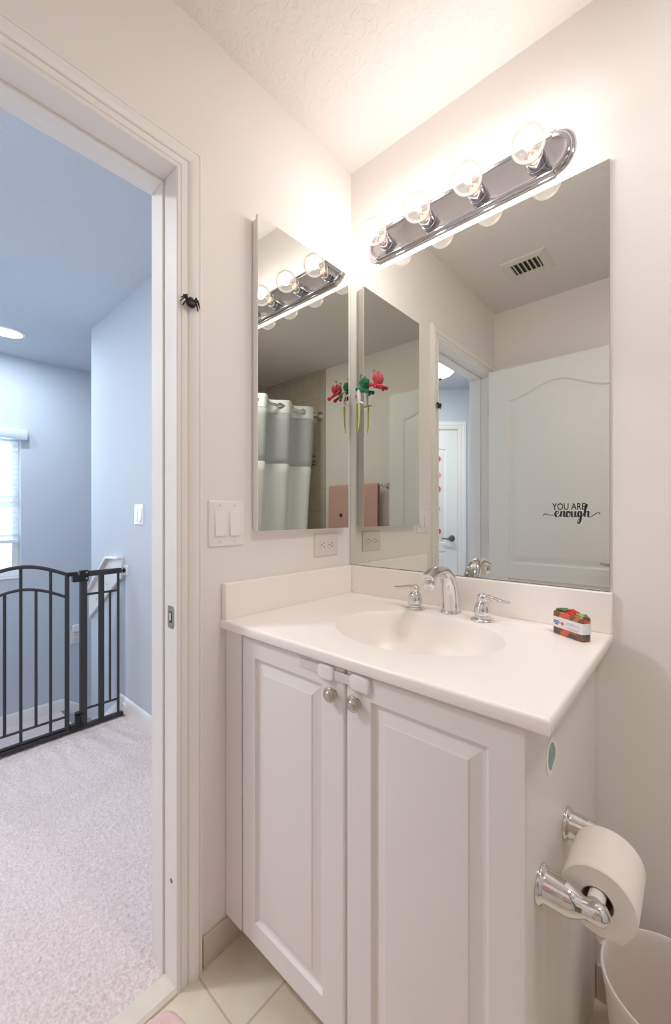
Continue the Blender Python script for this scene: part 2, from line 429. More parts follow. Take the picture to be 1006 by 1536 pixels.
# panelled door leaf: w along s, front at n=+; returns an MB in (s, n, z)
def arch_door(w, h, t, px=0.115, rails=((0.22, 0.80, 0.0), (0.885, 1.83, 0.075))):
    m = MB(); n = 12
    def contour(s0, s1, z0, z1, arch, lvl):
        pts = []
        for k in range(n): pts.append(Vector((s0+(s1-s0)*k/n, lvl, z0)))
        for k in range(n): pts.append(Vector((s1, lvl, z0+(z1-z0)*k/n)))
        for k in range(n):
            q = 1-k/n; e = min(1.0, max(0.0, (q-0.0)/1.0)); c = (0.5-0.5*math.cos(2*PI*e))
            pts.append(Vector((s0+(s1-s0)*q, lvl, z1+arch*c)))
        for k in range(n): pts.append(Vector((s0, lvl, z1-(z1-z0)*k/n)))
        return pts
    def panel(z0, z1, a, b0, b1, f):
        L = f*t/2
        c = [contour(0, w, b0, b1, 0, L), contour(px, w-px, z0, z1, a, L)]
        for d, lv in ((0.004, 0.006), (0.009, 0.010), (0.020, 0.010), (0.036, 0.003), (0.048, 0.001)):
            c.append(contour(px+d, w-px-d, z0+d, z1-d*0.8, a, L - f*lv))
        m.rings(c, False, True)
    zm = (rails[0][1]+rails[1][0])/2
    for f in (1, -1):
        panel(rails[0][0], rails[0][1], 0, 0.005, zm, f); panel(rails[1][0], rails[1][1], rails[1][2], zm, h, f)
    e = t/2
    m.add([(0,-e,0.005),(w,-e,0.005),(w,e,0.005),(0,e,0.005),(0,-e,h),(w,-e,h),(w,e,h),(0,e,h)], [(0,1,2,3),(4,7,6,5),(0,3,7,4),(1,5,6,2)])
    return m
def lever_set(parent, name, org, out, along, mt):
    """rose + neck + lever; out and along are unit vectors"""
    org = Vector(org); out = Vector(out); along = Vector(along); m = MB()
    m.tube([org, org+out*0.008, org+out*0.012], [0.032, 0.032, 0.026], 20)
    m.tube([org+out*0.010, org+out*0.045], [0.013, 0.010], 14)
    m.tube([org+out*0.045-along*0.012, org+out*0.05, org+out*0.05+along*0.05+Vector((0,0,-0.004)), org+out*0.044+along*0.11+Vector((0,0,0.004))], [0.009, 0.0105, 0.008, 0.006], 12)
    return m.build(name, mt, parent)

# bedroom door (closed)
d = arch_door(SW-0.006, DZ-0.005, 0.035)
for i, p in enumerate(d.v): d.v[i] = dg(S0+0.003+p.x, N0-0.03+p.y, p.z)
door2 = struct(d.build('door_2', 'door', smooth=25), 'closed white panel door across the hall, seen in mirror', 'door')
lp_ = dg(S0+0.06, N0-0.0125, 0.93); lv = lever_set(door2, 'door_lever', lp_, N, U, 'dark_nickel'); lv['label'] = 'dark metal lever handle'
# bathroom door, open against the rear wall
d = arch_door(0.735, DZ-0.012, 0.035)
for i, p in enumerate(d.v): d.v[i] = Vector((0.022+p.x, -1.30+p.y, p.z+0.008))
door1 = struct(d.build('door_1', 'door', smooth=25), 'open white arched panel bathroom door, seen in mirror', 'door')
m = MB()
m.tube([(0.674, -1.2825, 0.93), (0.674, -1.2745, 0.93), (0.674, -1.2705, 0.93)], [0.032, 0.032, 0.026], 20); m.tube([(0.674, -1.272, 0.93), (0.674, -1.24, 0.93)], [0.013, 0.010], 14)
m.tube([(0.684, -1.24, 0.93), (0.672, -1.236, 0.93), (0.63, -1.236, 0.926), (0.598, -1.242, 0.93)], [0.009, 0.0105, 0.008, 0.006], 12)
m.build('door_lever', 'nickel', door1)
for z in (0.25, 1.05, 1.82):
    m = MB(); m.tube([(0.014, -1.325, z-0.045), (0.014, -1.325, z+0.045)], 0.006, 10); m.box((0.014, -1.321, z-0.045), (0.0222, -1.2985, z+0.045))
    m.build('hinge', 'nickel', door1)

# hall floors, stairs
def carpet_patch(x0, x1, y0, y1, st, name, z=0.0):
    nx = int((x1-x0)/st); ny = int((y1-y0)/st); vs = []; fs = []
    for i in range(nx+1):
        for k in range(ny+1):
            x = x0+(x1-x0)*i/nx; y = y0+(y1-y0)*k/ny
            big = noise.noise(Vector((x*9, y*9, 0)))*0.0022 + noise.noise(Vector((x*3.1, y*3.1, 5)))*0.003
            zz = z + big + noise.noise(Vector((x*95, y*95, 2)))*0.0035 + random.uniform(-0.003, 0.003)
            vs.append((x+random.uniform(-.3, .3)*st, y+random.uniform(-.3, .3)*st, zz))
    for i in range(nx):
        for k in range(ny):
            a = i*(ny+1)+k; fs.append((a, a+ny+1, a+ny+2, a+1))
    return MB().add(vs, fs)
cp = carpet_patch(-1.62, -0.046, -1.42, HY+0.001, 0.0055, 'floor', 0.004)
struct(cp.build('floor_hall', 'carpet', smooth=180), 'pale pinkish grey carpet on the hall floor', 'floor')
struct(boxes(((-1.62, -3.7, -0.12), (-0.046, HY+0.12, -0.006)), ((-1.75, -3.7, -0.12), (-0.12, -1.42, 0.004))).build('floor_hall_slab', 'carpet', smooth=0), 'carpeted hall floor beyond the doorway', 'floor')
m = MB()
for k in range(3):
    m.box((-1.62-0.25*(k+1), -1.30, -1.6), (-1.62-0.25*k, HY, -0.17*(k+1)))
m.box((FX, -1.30, -1.6), (-2.12, -0.12, -0.51))
for k in range(4):
    m.box((FX, -0.12+0.25*k, -1.6), (-2.13, -0.12+0.25*(k+1), -0.51-0.17*(k+1)))
m.box((-1.63, -1.30, -0.16), (-1.60, HY, -0.004))
struct(m.build('floor_stairs', 'carpet', bevel=0.012), 'carpeted stair flight and landing behind the gate', 'stairs')
# hall baseboards
BP = [(0, 0), (0.013, 0), (0.013, 0.075), (0.010, 0.088), (0.006, 0.095), (0, 0.1)]
m = MB(); m.rings([[Vector((x, HY-d_, 0.004+h_)) for d_, h_ in BP] for x in (-1.62, -0.12)])
struct(m.build('baseboard_hall', 'trim'), 'white baseboard along the hall wall', 'baseboard')
m = MB(); m.rings([[Vector((FX+d_, y, z+h_)) for d_, h_ in BP] for y, z in ((-1.30, -0.51), (-0.11, -0.51), (0.9, -1.2))])
struct(m.build('baseboard_landing', 'trim'), 'white baseboard round the stair landing', 'baseboard')
m = MB(); m.rings([[Vector((x, HY-d_, z+h_*1.8)) for d_, h_ in BP] for x, z in ((-1.62, -0.10), (-2.13, -0.45))])
struct(m.build('baseboard_stair', 'trim'), 'white sloping skirt board beside the stairs', 'baseboard')

# window with raised blind in the stairwell
win = struct(boxes(((FX-0.11, WY1, WZ0), (FX-0.07, WY0, WZ0+0.045)), ((FX-0.11, WY1, WZ1-0.045), (FX-0.07, WY0, WZ1)), ((FX-0.11, WY1, WZ0+0.0452), (FX-0.07, WY1+0.045, WZ1-0.0452)), ((FX-0.11, WY0-0.045, WZ0+0.0452), (FX-0.07, WY0, WZ1-0.0452)),
      ((FX-0.105, WY1+0.0452, 1.235), (FX-0.075, WY0-0.0452, 1.275))).build('window_1', 'trim', bevel=0.003), 'stairwell window with white frame, bright daylight behind', 'window')
boxes(((FX-0.093, WY1+0.04, WZ0+0.04), (FX-0.089, WY0-0.04, WZ1-0.04))).build('pane', 'glass', win, smooth=0)
boxes(((FX-0.14, WY1-0.004, WZ0-0.016), (FX+0.004, WY0+0.004, WZ0))).build('sill', 'trim', win, bevel=0.004)
bl = thing('window_blind', (FX, (WY0+WY1)/2, 0.95), 'white slatted blind half lowered over the stairwell window', 'blind')
m = MB(); bp_ = [(0.002, 1.772), (0.045, 1.772), (0.052, 1.785), (0.052, 1.838), (0.045, 1.852), (0.002, 1.852)]
m.rings([[Vector((FX+a, y, z)) for a, z in bp_] for y in (WY1-0.03, WY0+0.033)]); m.build('valance', 'valance', bl)
m = MB()
for k in range(18):
    z = 1.745-0.0435*k; ang = 0.42
    c, s_ = math.cos(ang)*0.025, math.sin(ang)*0.025
    prof = [(FX-0.028-c, z-s_), (FX-0.028, z+0.0035), (FX-0.028+c, z+s_), (FX-0.028+c, z+s_+0.002), (FX-0.028, z+0.0055), (FX-0.028-c, z-s_+0.002)]
    m.rings([[Vector((a, y, b)) for a, b in prof] for y in (WY1+0.012, WY0-0.012)])
m.build('slats', 'blind', bl)
boxes(((FX-0.05, WY1+0.012, 0.945), (FX-0.008, WY0-0.012, 0.972))).build('bottom_rail', 'blind', bl, bevel=0.004)
for y in (WY0-0.12, WY1+0.12):
    m = MB(); m.tube([(FX-0.004, y, 0.96), (FX-0.004, y, 1.80)], 0.0014, 6); m.build('ladder_cord', 'blind', bl)

# recessed downlights
dl = thing('recessed_downlight', (-2.62, -0.57, H), 'round glowing recessed light on the hall ceiling', 'ceiling light')
MB().lathe([(0.105, 0), (0.105, -0.004), (0.098, -0.008), (0.086, -0.008), (0.084, 0)], (-2.62, -0.57, H), 'z', 32, False, False).build('trim_ring', 'trim', dl)
MB().lathe([(0.085, -0.002), (0.085, -0.006), (0.06, -0.0075)], (-2.62, -0.57, H), 'z', 32).build('lens', 'disc', dl)
bl_ = thing('added_ceiling_lamp', (1.43, -0.47, H), 'small round ceiling light added for fill on the bathroom ceiling, out of view', 'ceiling light')  # added fixture for the fill lamp, kept out of view and mirrors
MB().lathe([(0.14, 0), (0.14, -0.012), (0.132, -0.016), (0.126, -0.016), (0.126, -0.004)], (1.43, -0.47, H), 'z', 40, False, False).build('trim_ring', 'trim', bl_)
MB().lathe([(0.127, -0.003), (0.127, -0.008), (0.08, -0.010)], (1.43, -0.47, H), 'z', 40).build('lens', 'disc', bl_)
# flush dome light seen in the mirror
dm = thing('dome_ceiling_light', (-0.595, -1.86, H), 'white glass bowl ceiling light on bronze mount, seen in mirror', 'ceiling light')
MB().lathe([(0.09, 0), (0.09, -0.02), (0.03, -0.03), (0.022, -0.05), (0.03, -0.06)], (-0.595, -1.86, H), 'z', 32).build('ceiling_mount', 'bronze', dm)
MB().lathe([(0.132, -0.055), (0.134, -0.062), (0.128, -0.085), (0.11, -0.115), (0.08, -0.142), (0.045, -0.158), (0.012, -0.163)], (-0.595, -1.86, H), 'z', 40).build('glass_bowl', 'dome', dm)
MB().lathe([(0.006, -0.162), (0.012, -0.166), (0.014, -0.172), (0.008, -0.18), (0.002, -0.184)], (-0.595, -1.86, H), 'z', 16).build('finial', 'bronze', dm)

# ---------------------------------------------------------------- vanity cabinet
VX, VF = 0.778, -0.515
van = thing('vanity_cabinet', (0.4, -0.27, 0), 'grey-beige two-door vanity cabinet under the white counter', 'vanity')
boxes(((0.0095, -0.001, 0.09), (0.0105+0.012, VF+0.02, 0.868)), ((0.0225, -0.013, 0.09), (VX-0.017, VF+0.021, 0.106)), ((VX-0.016, -0.001, 0.0), (VX, VF, 0.868)), ((0.02, -0.012, 0.1), (VX-0.01, -0.001, 0.868))).build('carcass', 'cab', van, bevel=0.001)
boxes(((0.0095, VF, 0.085), (0.075, VF+0.02, 0.868)), ((0.755, VF, 0.085), (VX-0.016, VF+0.02, 0.868)), ((0.075, VF, 0.83), (0.755, VF+0.02, 0.868)), ((0.075, VF, 0.085), (0.755, VF+0.02, 0.12)), ((0.41, VF, 0.12), (0.45, VF+0.02, 0.83))).build('face_frame', 'cab', van, bevel=0.001)
boxes(((0.0012, -0.537, 0.088), (0.0735, VF-0.0005, 0.866))).build('filler_panel', 'cab', van, bevel=0.0015)
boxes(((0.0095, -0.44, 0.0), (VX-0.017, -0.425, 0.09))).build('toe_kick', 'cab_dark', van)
def cab_door(x0, x1, z0, z1, fx0, fx1, fz0, fz1):
    m = MB(); yf = -0.537; yb = VF-0.0008
    def rc(x0_, x1_, z0_, z1_, y): return [Vector((x0_, y, z0_)), Vector((x1_, y, z0_)), Vector((x1_, y, z1_)), Vector((x0_, y, z1_))]
    rs = [rc(x0, x1, z0, z1, yb), rc(x0, x1, z0, z1, yf+0.006)]
    for i_ in ((0.001, 0.003), (0.0035, 0.0008), (0.0065, 0.0)): rs.append(rc(x0+i_[0], x1-i_[0], z0+i_[0], z1-i_[0], yf+i_[1]))
    rs.append(rc(x0+0.010, x1-0.010, z0+0.010, z1-0.010, yf))
    for d_, dep in ((0, 0.0), (0.0015, 0.003), (0.004, 0.0075), (0.007, 0.0095), (0.011, 0.0097), (0.014, 0.0088), (0.032, 0.0022), (0.0335, 0.0004), (0.036, 0.0)):
        rs.append(rc(fx0+d_, fx1-d_, fz0+d_, fz1-d_, yf+dep))
    m.rings(rs); return m.build('door', 'cab', van, smooth=22)
dL = cab_door(0.0765, 0.4275, 0.088, 0.861, 0.131, 0.366, 0.148, 0.815)
dR = cab_door(0.4315, 0.7785, 0.088, 0.861, 0.494, 0.722, 0.148, 0.815)
for dd, kx in ((dL, 0.399), (dR, 0.461)):
    m = MB().lathe([(0.0085, 0), (0.0075, 0.004), (0.0060, 0.007), (0.0075, 0.0095), (0.0135, 0.0115), (0.0160, 0.0135), (0.0160, 0.016), (0.0145, 0.0178), (0.0115, 0.0168), (0.0100, 0.0176), (0.0085, 0.0210), (0.0055, 0.0232), (0.0015, 0.0236)], (kx, -0.537, 0.806), '-y', 28)
    m.build('knob', 'nickel', dd)['label'] = 'round brushed nickel knob'
# child lock strap across both doors
lock = thing('child_safety_lock', (0.43, -0.537, 0.845), 'white adhesive child lock strapped across the two vanity doors', 'child lock')
def pad(cx_, w_):
    m = MB(); rr = [rrect(cx_, 0.8455, w_-2*i_, 0.033-2*i_, 0.011-i_*0.5, 6) for i_, _ in ((0,0),(0,0),(0.001,0),(0.003,0),(0.006,0))]
    ys = (-0.5372, -0.5412, -0.5440, -0.5455, -0.5460)
    m.rings([[Vector((x, y, z)) for x, z in r_] for r_, y in zip(rr, ys)]); return m.build('adhesive_pad', 'plastic', lock, smooth=50)
pad(0.3805, 0.047); pad(0.471, 0.051)
boxes(((0.30, -0.5405, 0.837), (0.357, -0.5372, 0.857))).build('strap', 'clear', lock, bevel=0.001)
boxes(((0.404, -0.542, 0.835), (0.447, -0.539, 0.854))).build('strap', 'clear', lock, bevel=0.001)

# sticker on the vanity side
st = thing('paper_sticker', (VX, -0.404, 0.733), 'small torn oval teal sticker on the vanity side', 'sticker')
ol = [(-0.406, 0.799), (-0.395, 0.793), (-0.384, 0.786), (-0.373, 0.773), (-0.370, 0.760), (-0.372, 0.748), (-0.384, 0.744), (-0.396, 0.741), (-0.403, 0.735), (-0.410, 0.733), (-0.418, 0.737), (-0.431, 0.747), (-0.434, 0.758), (-0.436, 0.768), (-0.432, 0.784), (-0.424, 0.792), (-0.415, 0.795)]
MB().prism([(VX+0.0002, a, b) for a, b in ol], (0.0006, 0, 0)).build('backing', 'sticker', st, smooth=0)
MB().prism([(VX+0.0009, -0.404+(a+0.404)*0.66, 0.766+(b-0.766)*0.72) for a, b in ol], (0.0004, 0, 0)).build('drawing', 'teal', st, smooth=0)

# ---------------------------------------------------------------- countertop with integral basin
CZ = 0.8935
ct = thing('vanity_countertop', (0.407, -0.277, 0.869), 'glossy cream vanity top with integral oval basin', 'countertop')
X0, X1, Y0, Y1 = 0.001, 0.8138, -0.5531, -0.001
SC = Vector((0.443, -0.285)); SRX, SRY = 0.212, 0.172
angs = sorted(set([2*PI*k/96 for k in range(96)] + [math.atan2(y-SC.y, x-SC.x) % (2*PI) for x in (X0, X1) for y in (Y0, Y1)]))
def rect_ring(ins, z):
    x0, x1, y0, y1 = X0, X1-ins, Y0+ins, Y1; out = []
    x0b = X0
    for a in angs:
        c, s_ = math.cos(a), math.sin(a); ts = []
        if c > 1e-9: ts.append((X1-SC.x)/c)
        if c < -1e-9: ts.append((X0-SC.x)/c)
        if s_ > 1e-9: ts.append((Y1-SC.y)/s_)
        if s_ < -1e-9: ts.append((Y0-SC.y)/s_)
        t = min(ts); x = SC.x+c*t; y = SC.y+s_*t
        out.append(Vector((min(max(x, x0b), x1), min(max(y, y0), y1), z)))
    return out
def oval(k, z): return [Vector((SC.x+SRX*k*math.cos(a), SC.y+SRY*k*math.sin(a), z)) for a in angs]
m = MB()
m.rings([oval(1.02, CZ-0.024), rect_ring(0.002, CZ-0.024), rect_ring(0.0, CZ-0.021), rect_ring(0.0, CZ-0.006), rect_ring(0.0012, CZ-0.0025), rect_ring(0.0035, CZ-0.0005), rect_ring(0.007, CZ), rect_ring(0.012, CZ),
         oval(1.025, CZ), oval(1.0, CZ-0.0012), oval(0.985, CZ-0.005), oval(0.965, CZ-0.016), oval(0.93, CZ-0.040), oval(0.86, CZ-0.075), oval(0.74, CZ-0.108), oval(0.55, CZ-0.130), oval(0.30, CZ-0.140), oval(0.11, CZ-0.143)], False, True)
m.build('basin_top', 'marble', ct, smooth=40)
MB().lathe([(0.006, 0.004), (0.019, 0.004), (0.024, 0.002), (0.024, -0.002)], (SC.x, SC.y, CZ-0.1425), 'z', 24).build('drain', 'chrome', ct)
boxes(((0.021, -0.0205, CZ-0.0005), (X1, -0.001, 0.9905))).build('backsplash', 'marble', ct, bevel=0.003, seg=3)
boxes(((0.001, -0.549, CZ-0.0005), (0.0205, -0.001, 0.9905))).build('side_splash', 'marble', ct, bevel=0.003, seg=3)

# ---------------------------------------------------------------- faucet
fc = thing('widespread_faucet', (0.431, -0.08, CZ), 'chrome arched faucet with two lever handles on the counter', 'faucet')
m = MB()
path = [(0.0, 0.0), (0.0, 0.02), (-0.003, 0.05), (-0.010, 0.08), (-0.024, 0.106), (-0.046, 0.124), (-0.072, 0.130), (-0.098, 0.127), (-0.118, 0.121), (-0.136, 0.113)]
rw = [0.0265, 0.0262, 0.0255, 0.0245, 0.023, 0.021, 0.0195, 0.0185, 0.0185, 0.0185]
rt = [0.0225, 0.0222, 0.0205, 0.0185, 0.0165, 0.0145, 0.013, 0.0135, 0.0145, 0.014]
fx_, fy_ = 0.431, -0.068; rings = []
for i, (a, b) in enumerate(path):
    p0 = path[max(i-1, 0)]; p1 = path[min(i+1, len(path)-1)]; t = Vector((0, p1[0]-p0[0], p1[1]-p0[1])).normalized(); nn = Vector((1,0,0)).cross(t)
    rings.append([Vector((fx_, fy_+a, CZ+b)) + Vector((1,0,0))*rw[i]*math.cos(2*PI*k/24) + nn*rt[i]*math.sin(2*PI*k/24) for k in range(24)])
m.rings(rings)
m.lathe([(0.0175, 0.112), (0.0178, 0.100), (0.0165, 0.088), (0.0155, 0.084), (0.0125, 0.084), (0.011, 0.09)], (fx_, fy_-0.124, CZ), 'z', 24)
sb = m.build('spout', 'chrome', fc, smooth=45)
MB().lathe([(0.0295, 0.0), (0.0295, 0.004), (0.0275, 0.007), (0.02, 0.007)], (fx_, fy_, CZ), 'z', 32).build('base_ring', 'chrome', sb)
for hx, sgn in ((0.328, -1), (0.534, 1)):
    hy = -0.094
    m = MB().lathe([(0.0305, 0), (0.0305, 0.0025), (0.028, 0.0055), (0.022, 0.008), (0.019, 0.0085), (0.019, 0.012), (0.0215, 0.014), (0.0225, 0.022), (0.0215, 0.032), (0.0185, 0.042), (0.0145, 0.049), (0.0125, 0.0515), (0.0125, 0.054), (0.0135, 0.056), (0.0135, 0.065), (0.0115, 0.069), (0.006, 0.0715), (0.001, 0.072)], (hx, hy, CZ), 'z', 32)
    hh = m.build('handle_body', 'chrome', fc, smooth=45)
    m = MB(); L = [Vector((hx+sgn*a, hy-0.004*a/0.07, CZ+b)) for a, b in ((0.004, 0.063), (0.018, 0.0635), (0.035, 0.061), (0.052, 0.0575), (0.066, 0.0565), (0.073, 0.058))]
    m.tube(L, [0.0095, 0.0088, 0.0082, 0.0086, 0.0086, 0.0045], 14, True, [0.85, 0.75, 0.65, 0.6, 0.55, 0.6]); m.build('lever', 'chrome', hh, smooth=45)

# ---------------------------------------------------------------- soap bar with paper band
sa = math.atan2(-0.046, 0.071); ca, sn = math.cos(sa), math.sin(sa); SO = Vector((0.703, -0.089, CZ))
def sx(u, w_, z): return Vector((SO.x+ca*u-sn*w_, SO.y+sn*u+ca*w_, SO.z+z))
soap = thing('soap_bar', (0.745, -0.10, CZ), 'multicoloured handmade soap bar in a white paper band', 'soap')
SL, SWd, SH = 0.0845, 0.026, 0.054
m = MB(); base = rrect(SL/2, SWd/2, SL, SWd, 0.005, 4)
rs = []
for z, i_ in ((0.0004, 0.0015), (0.0015, 0.0), (0.02, 0.0), (SH-0.004, 0.0), (SH-0.0005, 0.002), (SH+0.0005, 0.006)):
    rs.append([sx(SL/2+(a-SL/2)*(1-2*i_/SL), SWd/2+(b-SWd/2)*(1-2*i_/SWd), z) for a, b in base])
m.rings(rs); m.build('soap_body', 'soap', soap, smooth=50)
m = MB(); k1 = 1+0.0012/SL*2; rs = [[sx(SL/2+(a-SL/2)*k1, SWd/2+(b-SWd/2)*1.05, z) for a, b in base] for z in (0.0165, 0.041)]
m.rings(rs, False, False); lab = m.build('paper_band', 'label', soap, smooth=50)
def ink(name, mt, strokes):
    m = MB()
    for (u0, z0, u1, z1, th) in strokes:
        m.prism([sx(u0, -0.0010, z0-th/2), sx(u1, -0.0010, z1-th/2), sx(u1, -0.0010, z1+th/2), sx(u0, -0.0010, z0+th/2)], sx(0, -0.0004, 0)-sx(0, 0, 0))
    return m.build(name, mt, lab, smooth=0)
str_ = []
for row, z in enumerate((0.0312, 0.0272, 0.0235)):
    u = 0.005 + (0.004 if row == 2 else 0)
    while u < (0.022 if row < 2 else 0.017):
        w_ = random.uniform(0.0008, 0.0016)
        str_.append((u, z+random.uniform(-.0003, .0003), u+w_, z+random.uniform(-.0004, .0004), random.uniform(0.0016, 0.0026))); u += w_+0.0007
ink('blue_print', 'blue_ink', str_)
m = MB(); mp_ = [(0, -5), (0.4, -5), (0.3, -2.6), (2.6, -3), (2.2, -2), (4.4, 0.2), (3.6, 0.6), (4, 2.2), (2.4, 1.8), (1.4, 1.0), (1.9, 3.6), (1.0, 3.2), (0, 5)]
mp_ = mp_ + [(-a, b) for a, b in reversed(mp_[:-1])]
m.prism([sx(0.0305+a*0.00115, -0.0010, 0.0275+b*0.00115) for a, b in mp_], sx(0, -0.0004, 0)-sx(0, 0, 0)); m.build('leaf_emblem', 'orange_ink', lab, smooth=0)
str_ = []
for z, u0, u1 in ((0.0335, 0.042, 0.066), (0.0300, 0.041, 0.079), (0.0225, 0.043, 0.076), (0.0195, 0.050, 0.070)):
    u = u0
    while u < u1:
        w_ = random.uniform(0.0008, 0.0026); str_.append((u, z, u+w_, z, 0.0009)); u += w_+0.0007
ink('grey_print', 'grey_ink', str_)
def chunk(mt, u0, u1, w_, z, r_, tilt=0.0):
    m = MB(); m.tube([sx(u0, w_, z), sx((u0+u1)/2, w_+0.001, z+0.002+tilt/2), sx(u1, w_, z+tilt)], [r_*0.7, r_, r_*0.75], 6, True, 0.75); return m.build('soap_chunk', mt, soap, smooth=20)
chunk('s_green', 0.006, 0.034, 0.008, 0.0565, 0.0055, 0.001); chunk('s_green', 0.012, 0.030, 0.018, 0.0565, 0.0055)
chunk('s_red', 0.028, 0.062, 0.014, 0.0585, 0.006, -0.001); chunk('s_red', 0.038, 0.060, 0.006, 0.055, 0.0055, -0.002)
chunk('s_lime', 0.060, 0.080, 0.010, 0.0555, 0.0055, -0.002); chunk('s_green', 0.066, 0.082, 0.018, 0.0545, 0.006, -0.003)

# ---------------------------------------------------------------- wall mirror and decal
m = boxes(((0.0015, -0.006, 0.9925), (0.8067, -0.0006, 2.0275)))
mir = tag(m.build('wall_mirror', 'mirror', smooth=0), 'large frameless wall mirror above the vanity', 'mirror')
mir.data.materials.append(M['mirror_edge'])
for p in mir.data.polygons:
    if abs(p.normal.y) < 0.5: p.material_index = 1
dc = thing('mirror_decal', (0.725, -0.006, 1.15), 'dark lettered decal reading YOU ARE enough on the mirror', 'decal')
def txt(s, size, x, z, shear=0.0, xs=1.0):
    c = bpy.data.curves.new('lettering', 'FONT'); c.body = s; c.size = size; c.extrude = 0.0001; c.space_character = 1.0; c.shear = shear; c.offset = 0.0003
    t = bpy.data.objects.new('lettering', c); C.objects.link(t)
    me = bpy.data.meshes.new_from_object(t.evaluated_get(bpy.context.evaluated_depsgraph_get()))
    bpy.data.objects.remove(t); mb = MB()
    mb.add([(x+p.co.x*xs, -0.0064-p.co.z, z+p.co.y) for p in me.vertices], [tuple(p.vertices) for p in me.polygons]); bpy.data.meshes.remove(me)
    return mb
txt('YOU ARE', 0.0235, 0.6825, 1.1885, 0, 0.76).build('small_lettering', 'decal', dc, smooth=0)
def spline(pts, n=10):
    out = []
    P = [Vector((a, b)) for a, b in pts]; P = [2*P[0]-P[1]] + P + [2*P[-1]-P[-2]]
    for i in range(1, len(P)-2):
        for k in range(n):
            t = k/n; a, b, c_, d_ = P[i-1], P[i], P[i+1], P[i+2]
            out.append(0.5*((2*b)+(-a+c_)*t+(2*a-5*b+4*c_-d_)*t*t+(-a+3*b-3*c_+d_)*t*t*t))
    out.append(P[-2]); return out
# strokes of the script word, unit = x height (0..1), drawn in brush lettering: thick on down strokes
ST = [
 [(-2.6,0.15),(-2.35,0.5),(-1.8,0.45),(-1.1,0.30),(-0.5,0.28),(0.1,0.42),(0.62,0.62),(0.70,0.90),(0.45,1.05),(0.12,0.85),(0.02,0.45),(0.20,0.05),(0.55,0.0),(0.95,0.25),(1.15,0.6)],
 [(1.15,0.95),(1.28,0.9),(1.22,0.45),(1.16,0.0)], [(1.18,0.2),(1.45,0.8),(1.78,1.02),(1.92,0.8),(1.86,0.3),(1.95,0.0),(2.2,0.1),(2.4,0.45)],
 [(2.95,0.95),(2.62,0.95),(2.42,0.5),(2.55,0.05),(2.88,0.0),(3.12,0.4),(3.05,0.85),(2.85,0.98),(3.1,0.75),(3.4,0.8)],
 [(3.5,1.0),(3.48,0.5),(3.55,0.05),(3.82,0.0),(4.12,0.4),(4.25,1.0)], [(4.25,1.0),(4.2,0.5),(4.28,0.05),(4.5,0.02),(4.75,0.35)],
 [(5.4,0.85),(5.1,1.0),(4.82,0.7),(4.84,0.2),(5.08,0.0),(5.34,0.3),(5.45,0.95)], [(5.45,1.0),(5.38,0.2),(5.25,-0.6),(4.98,-1.15),(4.7,-1.15),(4.72,-0.75),(5.1,-0.3),(5.6,0.15),(5.9,0.6)],
 [(5.9,0.6),(6.35,1.35),(6.62,1.95),(6.60,2.25),(6.38,2.1),(6.22,1.4),(6.12,0.6),(6.05,0.0)], [(6.08,0.2),(6.38,0.8),(6.72,1.0),(6.85,0.75),(6.78,0.3),(6.9,0.0),(7.4,0.05),(8.0,0.4),(8.6,0.72),(9.0,0.7),(9.05,0.5)],
]
m = MB(); sc_ = 0.1265/(9.1+2.6)
for si, S in enumerate(ST):
    P = spline(S); P = [Vector((0.661+(p.x+2.6)*sc_, 1.1705+(p.y*1.0+p.x*0.0)*sc_*1.28)) for p in P]
    L = []; Rr = []
    for i, p in enumerate(P):
        t = (P[min(i+1, len(P)-1)]-P[max(i-1, 0)]); t = t.normalized() if t.length else Vector((1, 0)); nn = Vector((-t.y, t.x))
        w_ = 0.0008 + 0.0014*max(0.0, -t.y)**0.8
        if P[i].x < 0.684 or P[i].x > 0.772: w_ = 0.0009
        L.append(p+nn*w_); Rr.append(p-nn*w_)
    yy = -0.0063-0.00004*si
    m.rings([[Vector((a.x, yy, a.y)), Vector((b.x, yy, b.y)), Vector((b.x, yy-0.0003, b.y)), Vector((a.x, yy-0.0003, a.y))] for a, b in zip(L, Rr)])
m.build('script_lettering', 'decal', dc, smooth=0)

# ---------------------------------------------------------------- medicine cabinet
mc = thing('medicine_cabinet', (0, -0.25, 1.127), 'narrow mirrored medicine cabinet on the doorway wall', 'cabinet')
MC0, MC1, MZ0, MZ1 = -0.452, -0.050, 1.128, 2.030
boxes(((0.0005, MC0+0.006, MZ0+0.004), (0.022, MC1-0.004, MZ1-0.004))).build('cabinet_body', 'trim', mc, bevel=0.001)
e = 0.0
m = MB()
def mdoor(y, z, off): # hinged on the far edge, stands very slightly proud at the near edge
    return Vector((0.0315 + (MC1-y)*math.sin(e)*1.0 - off, y, z))
def mring(ins, off): return [mdoor(MC0+ins, MZ0+ins, off), mdoor(MC1-ins, MZ0+ins, off), mdoor(MC1-ins, MZ1-ins, off), mdoor(MC0+ins, MZ1-ins, off)]
md = MB().rings([mring(0, 0.0085), mring(0, 0.0012), mring(0.0012, 0.0)]).build('mirror_door', 'mirror', mc, smooth=0)
md.data.materials.append(M['trim'])
for p in md.data.polygons:
    if p.normal.x < 0.9: p.material_index = 1

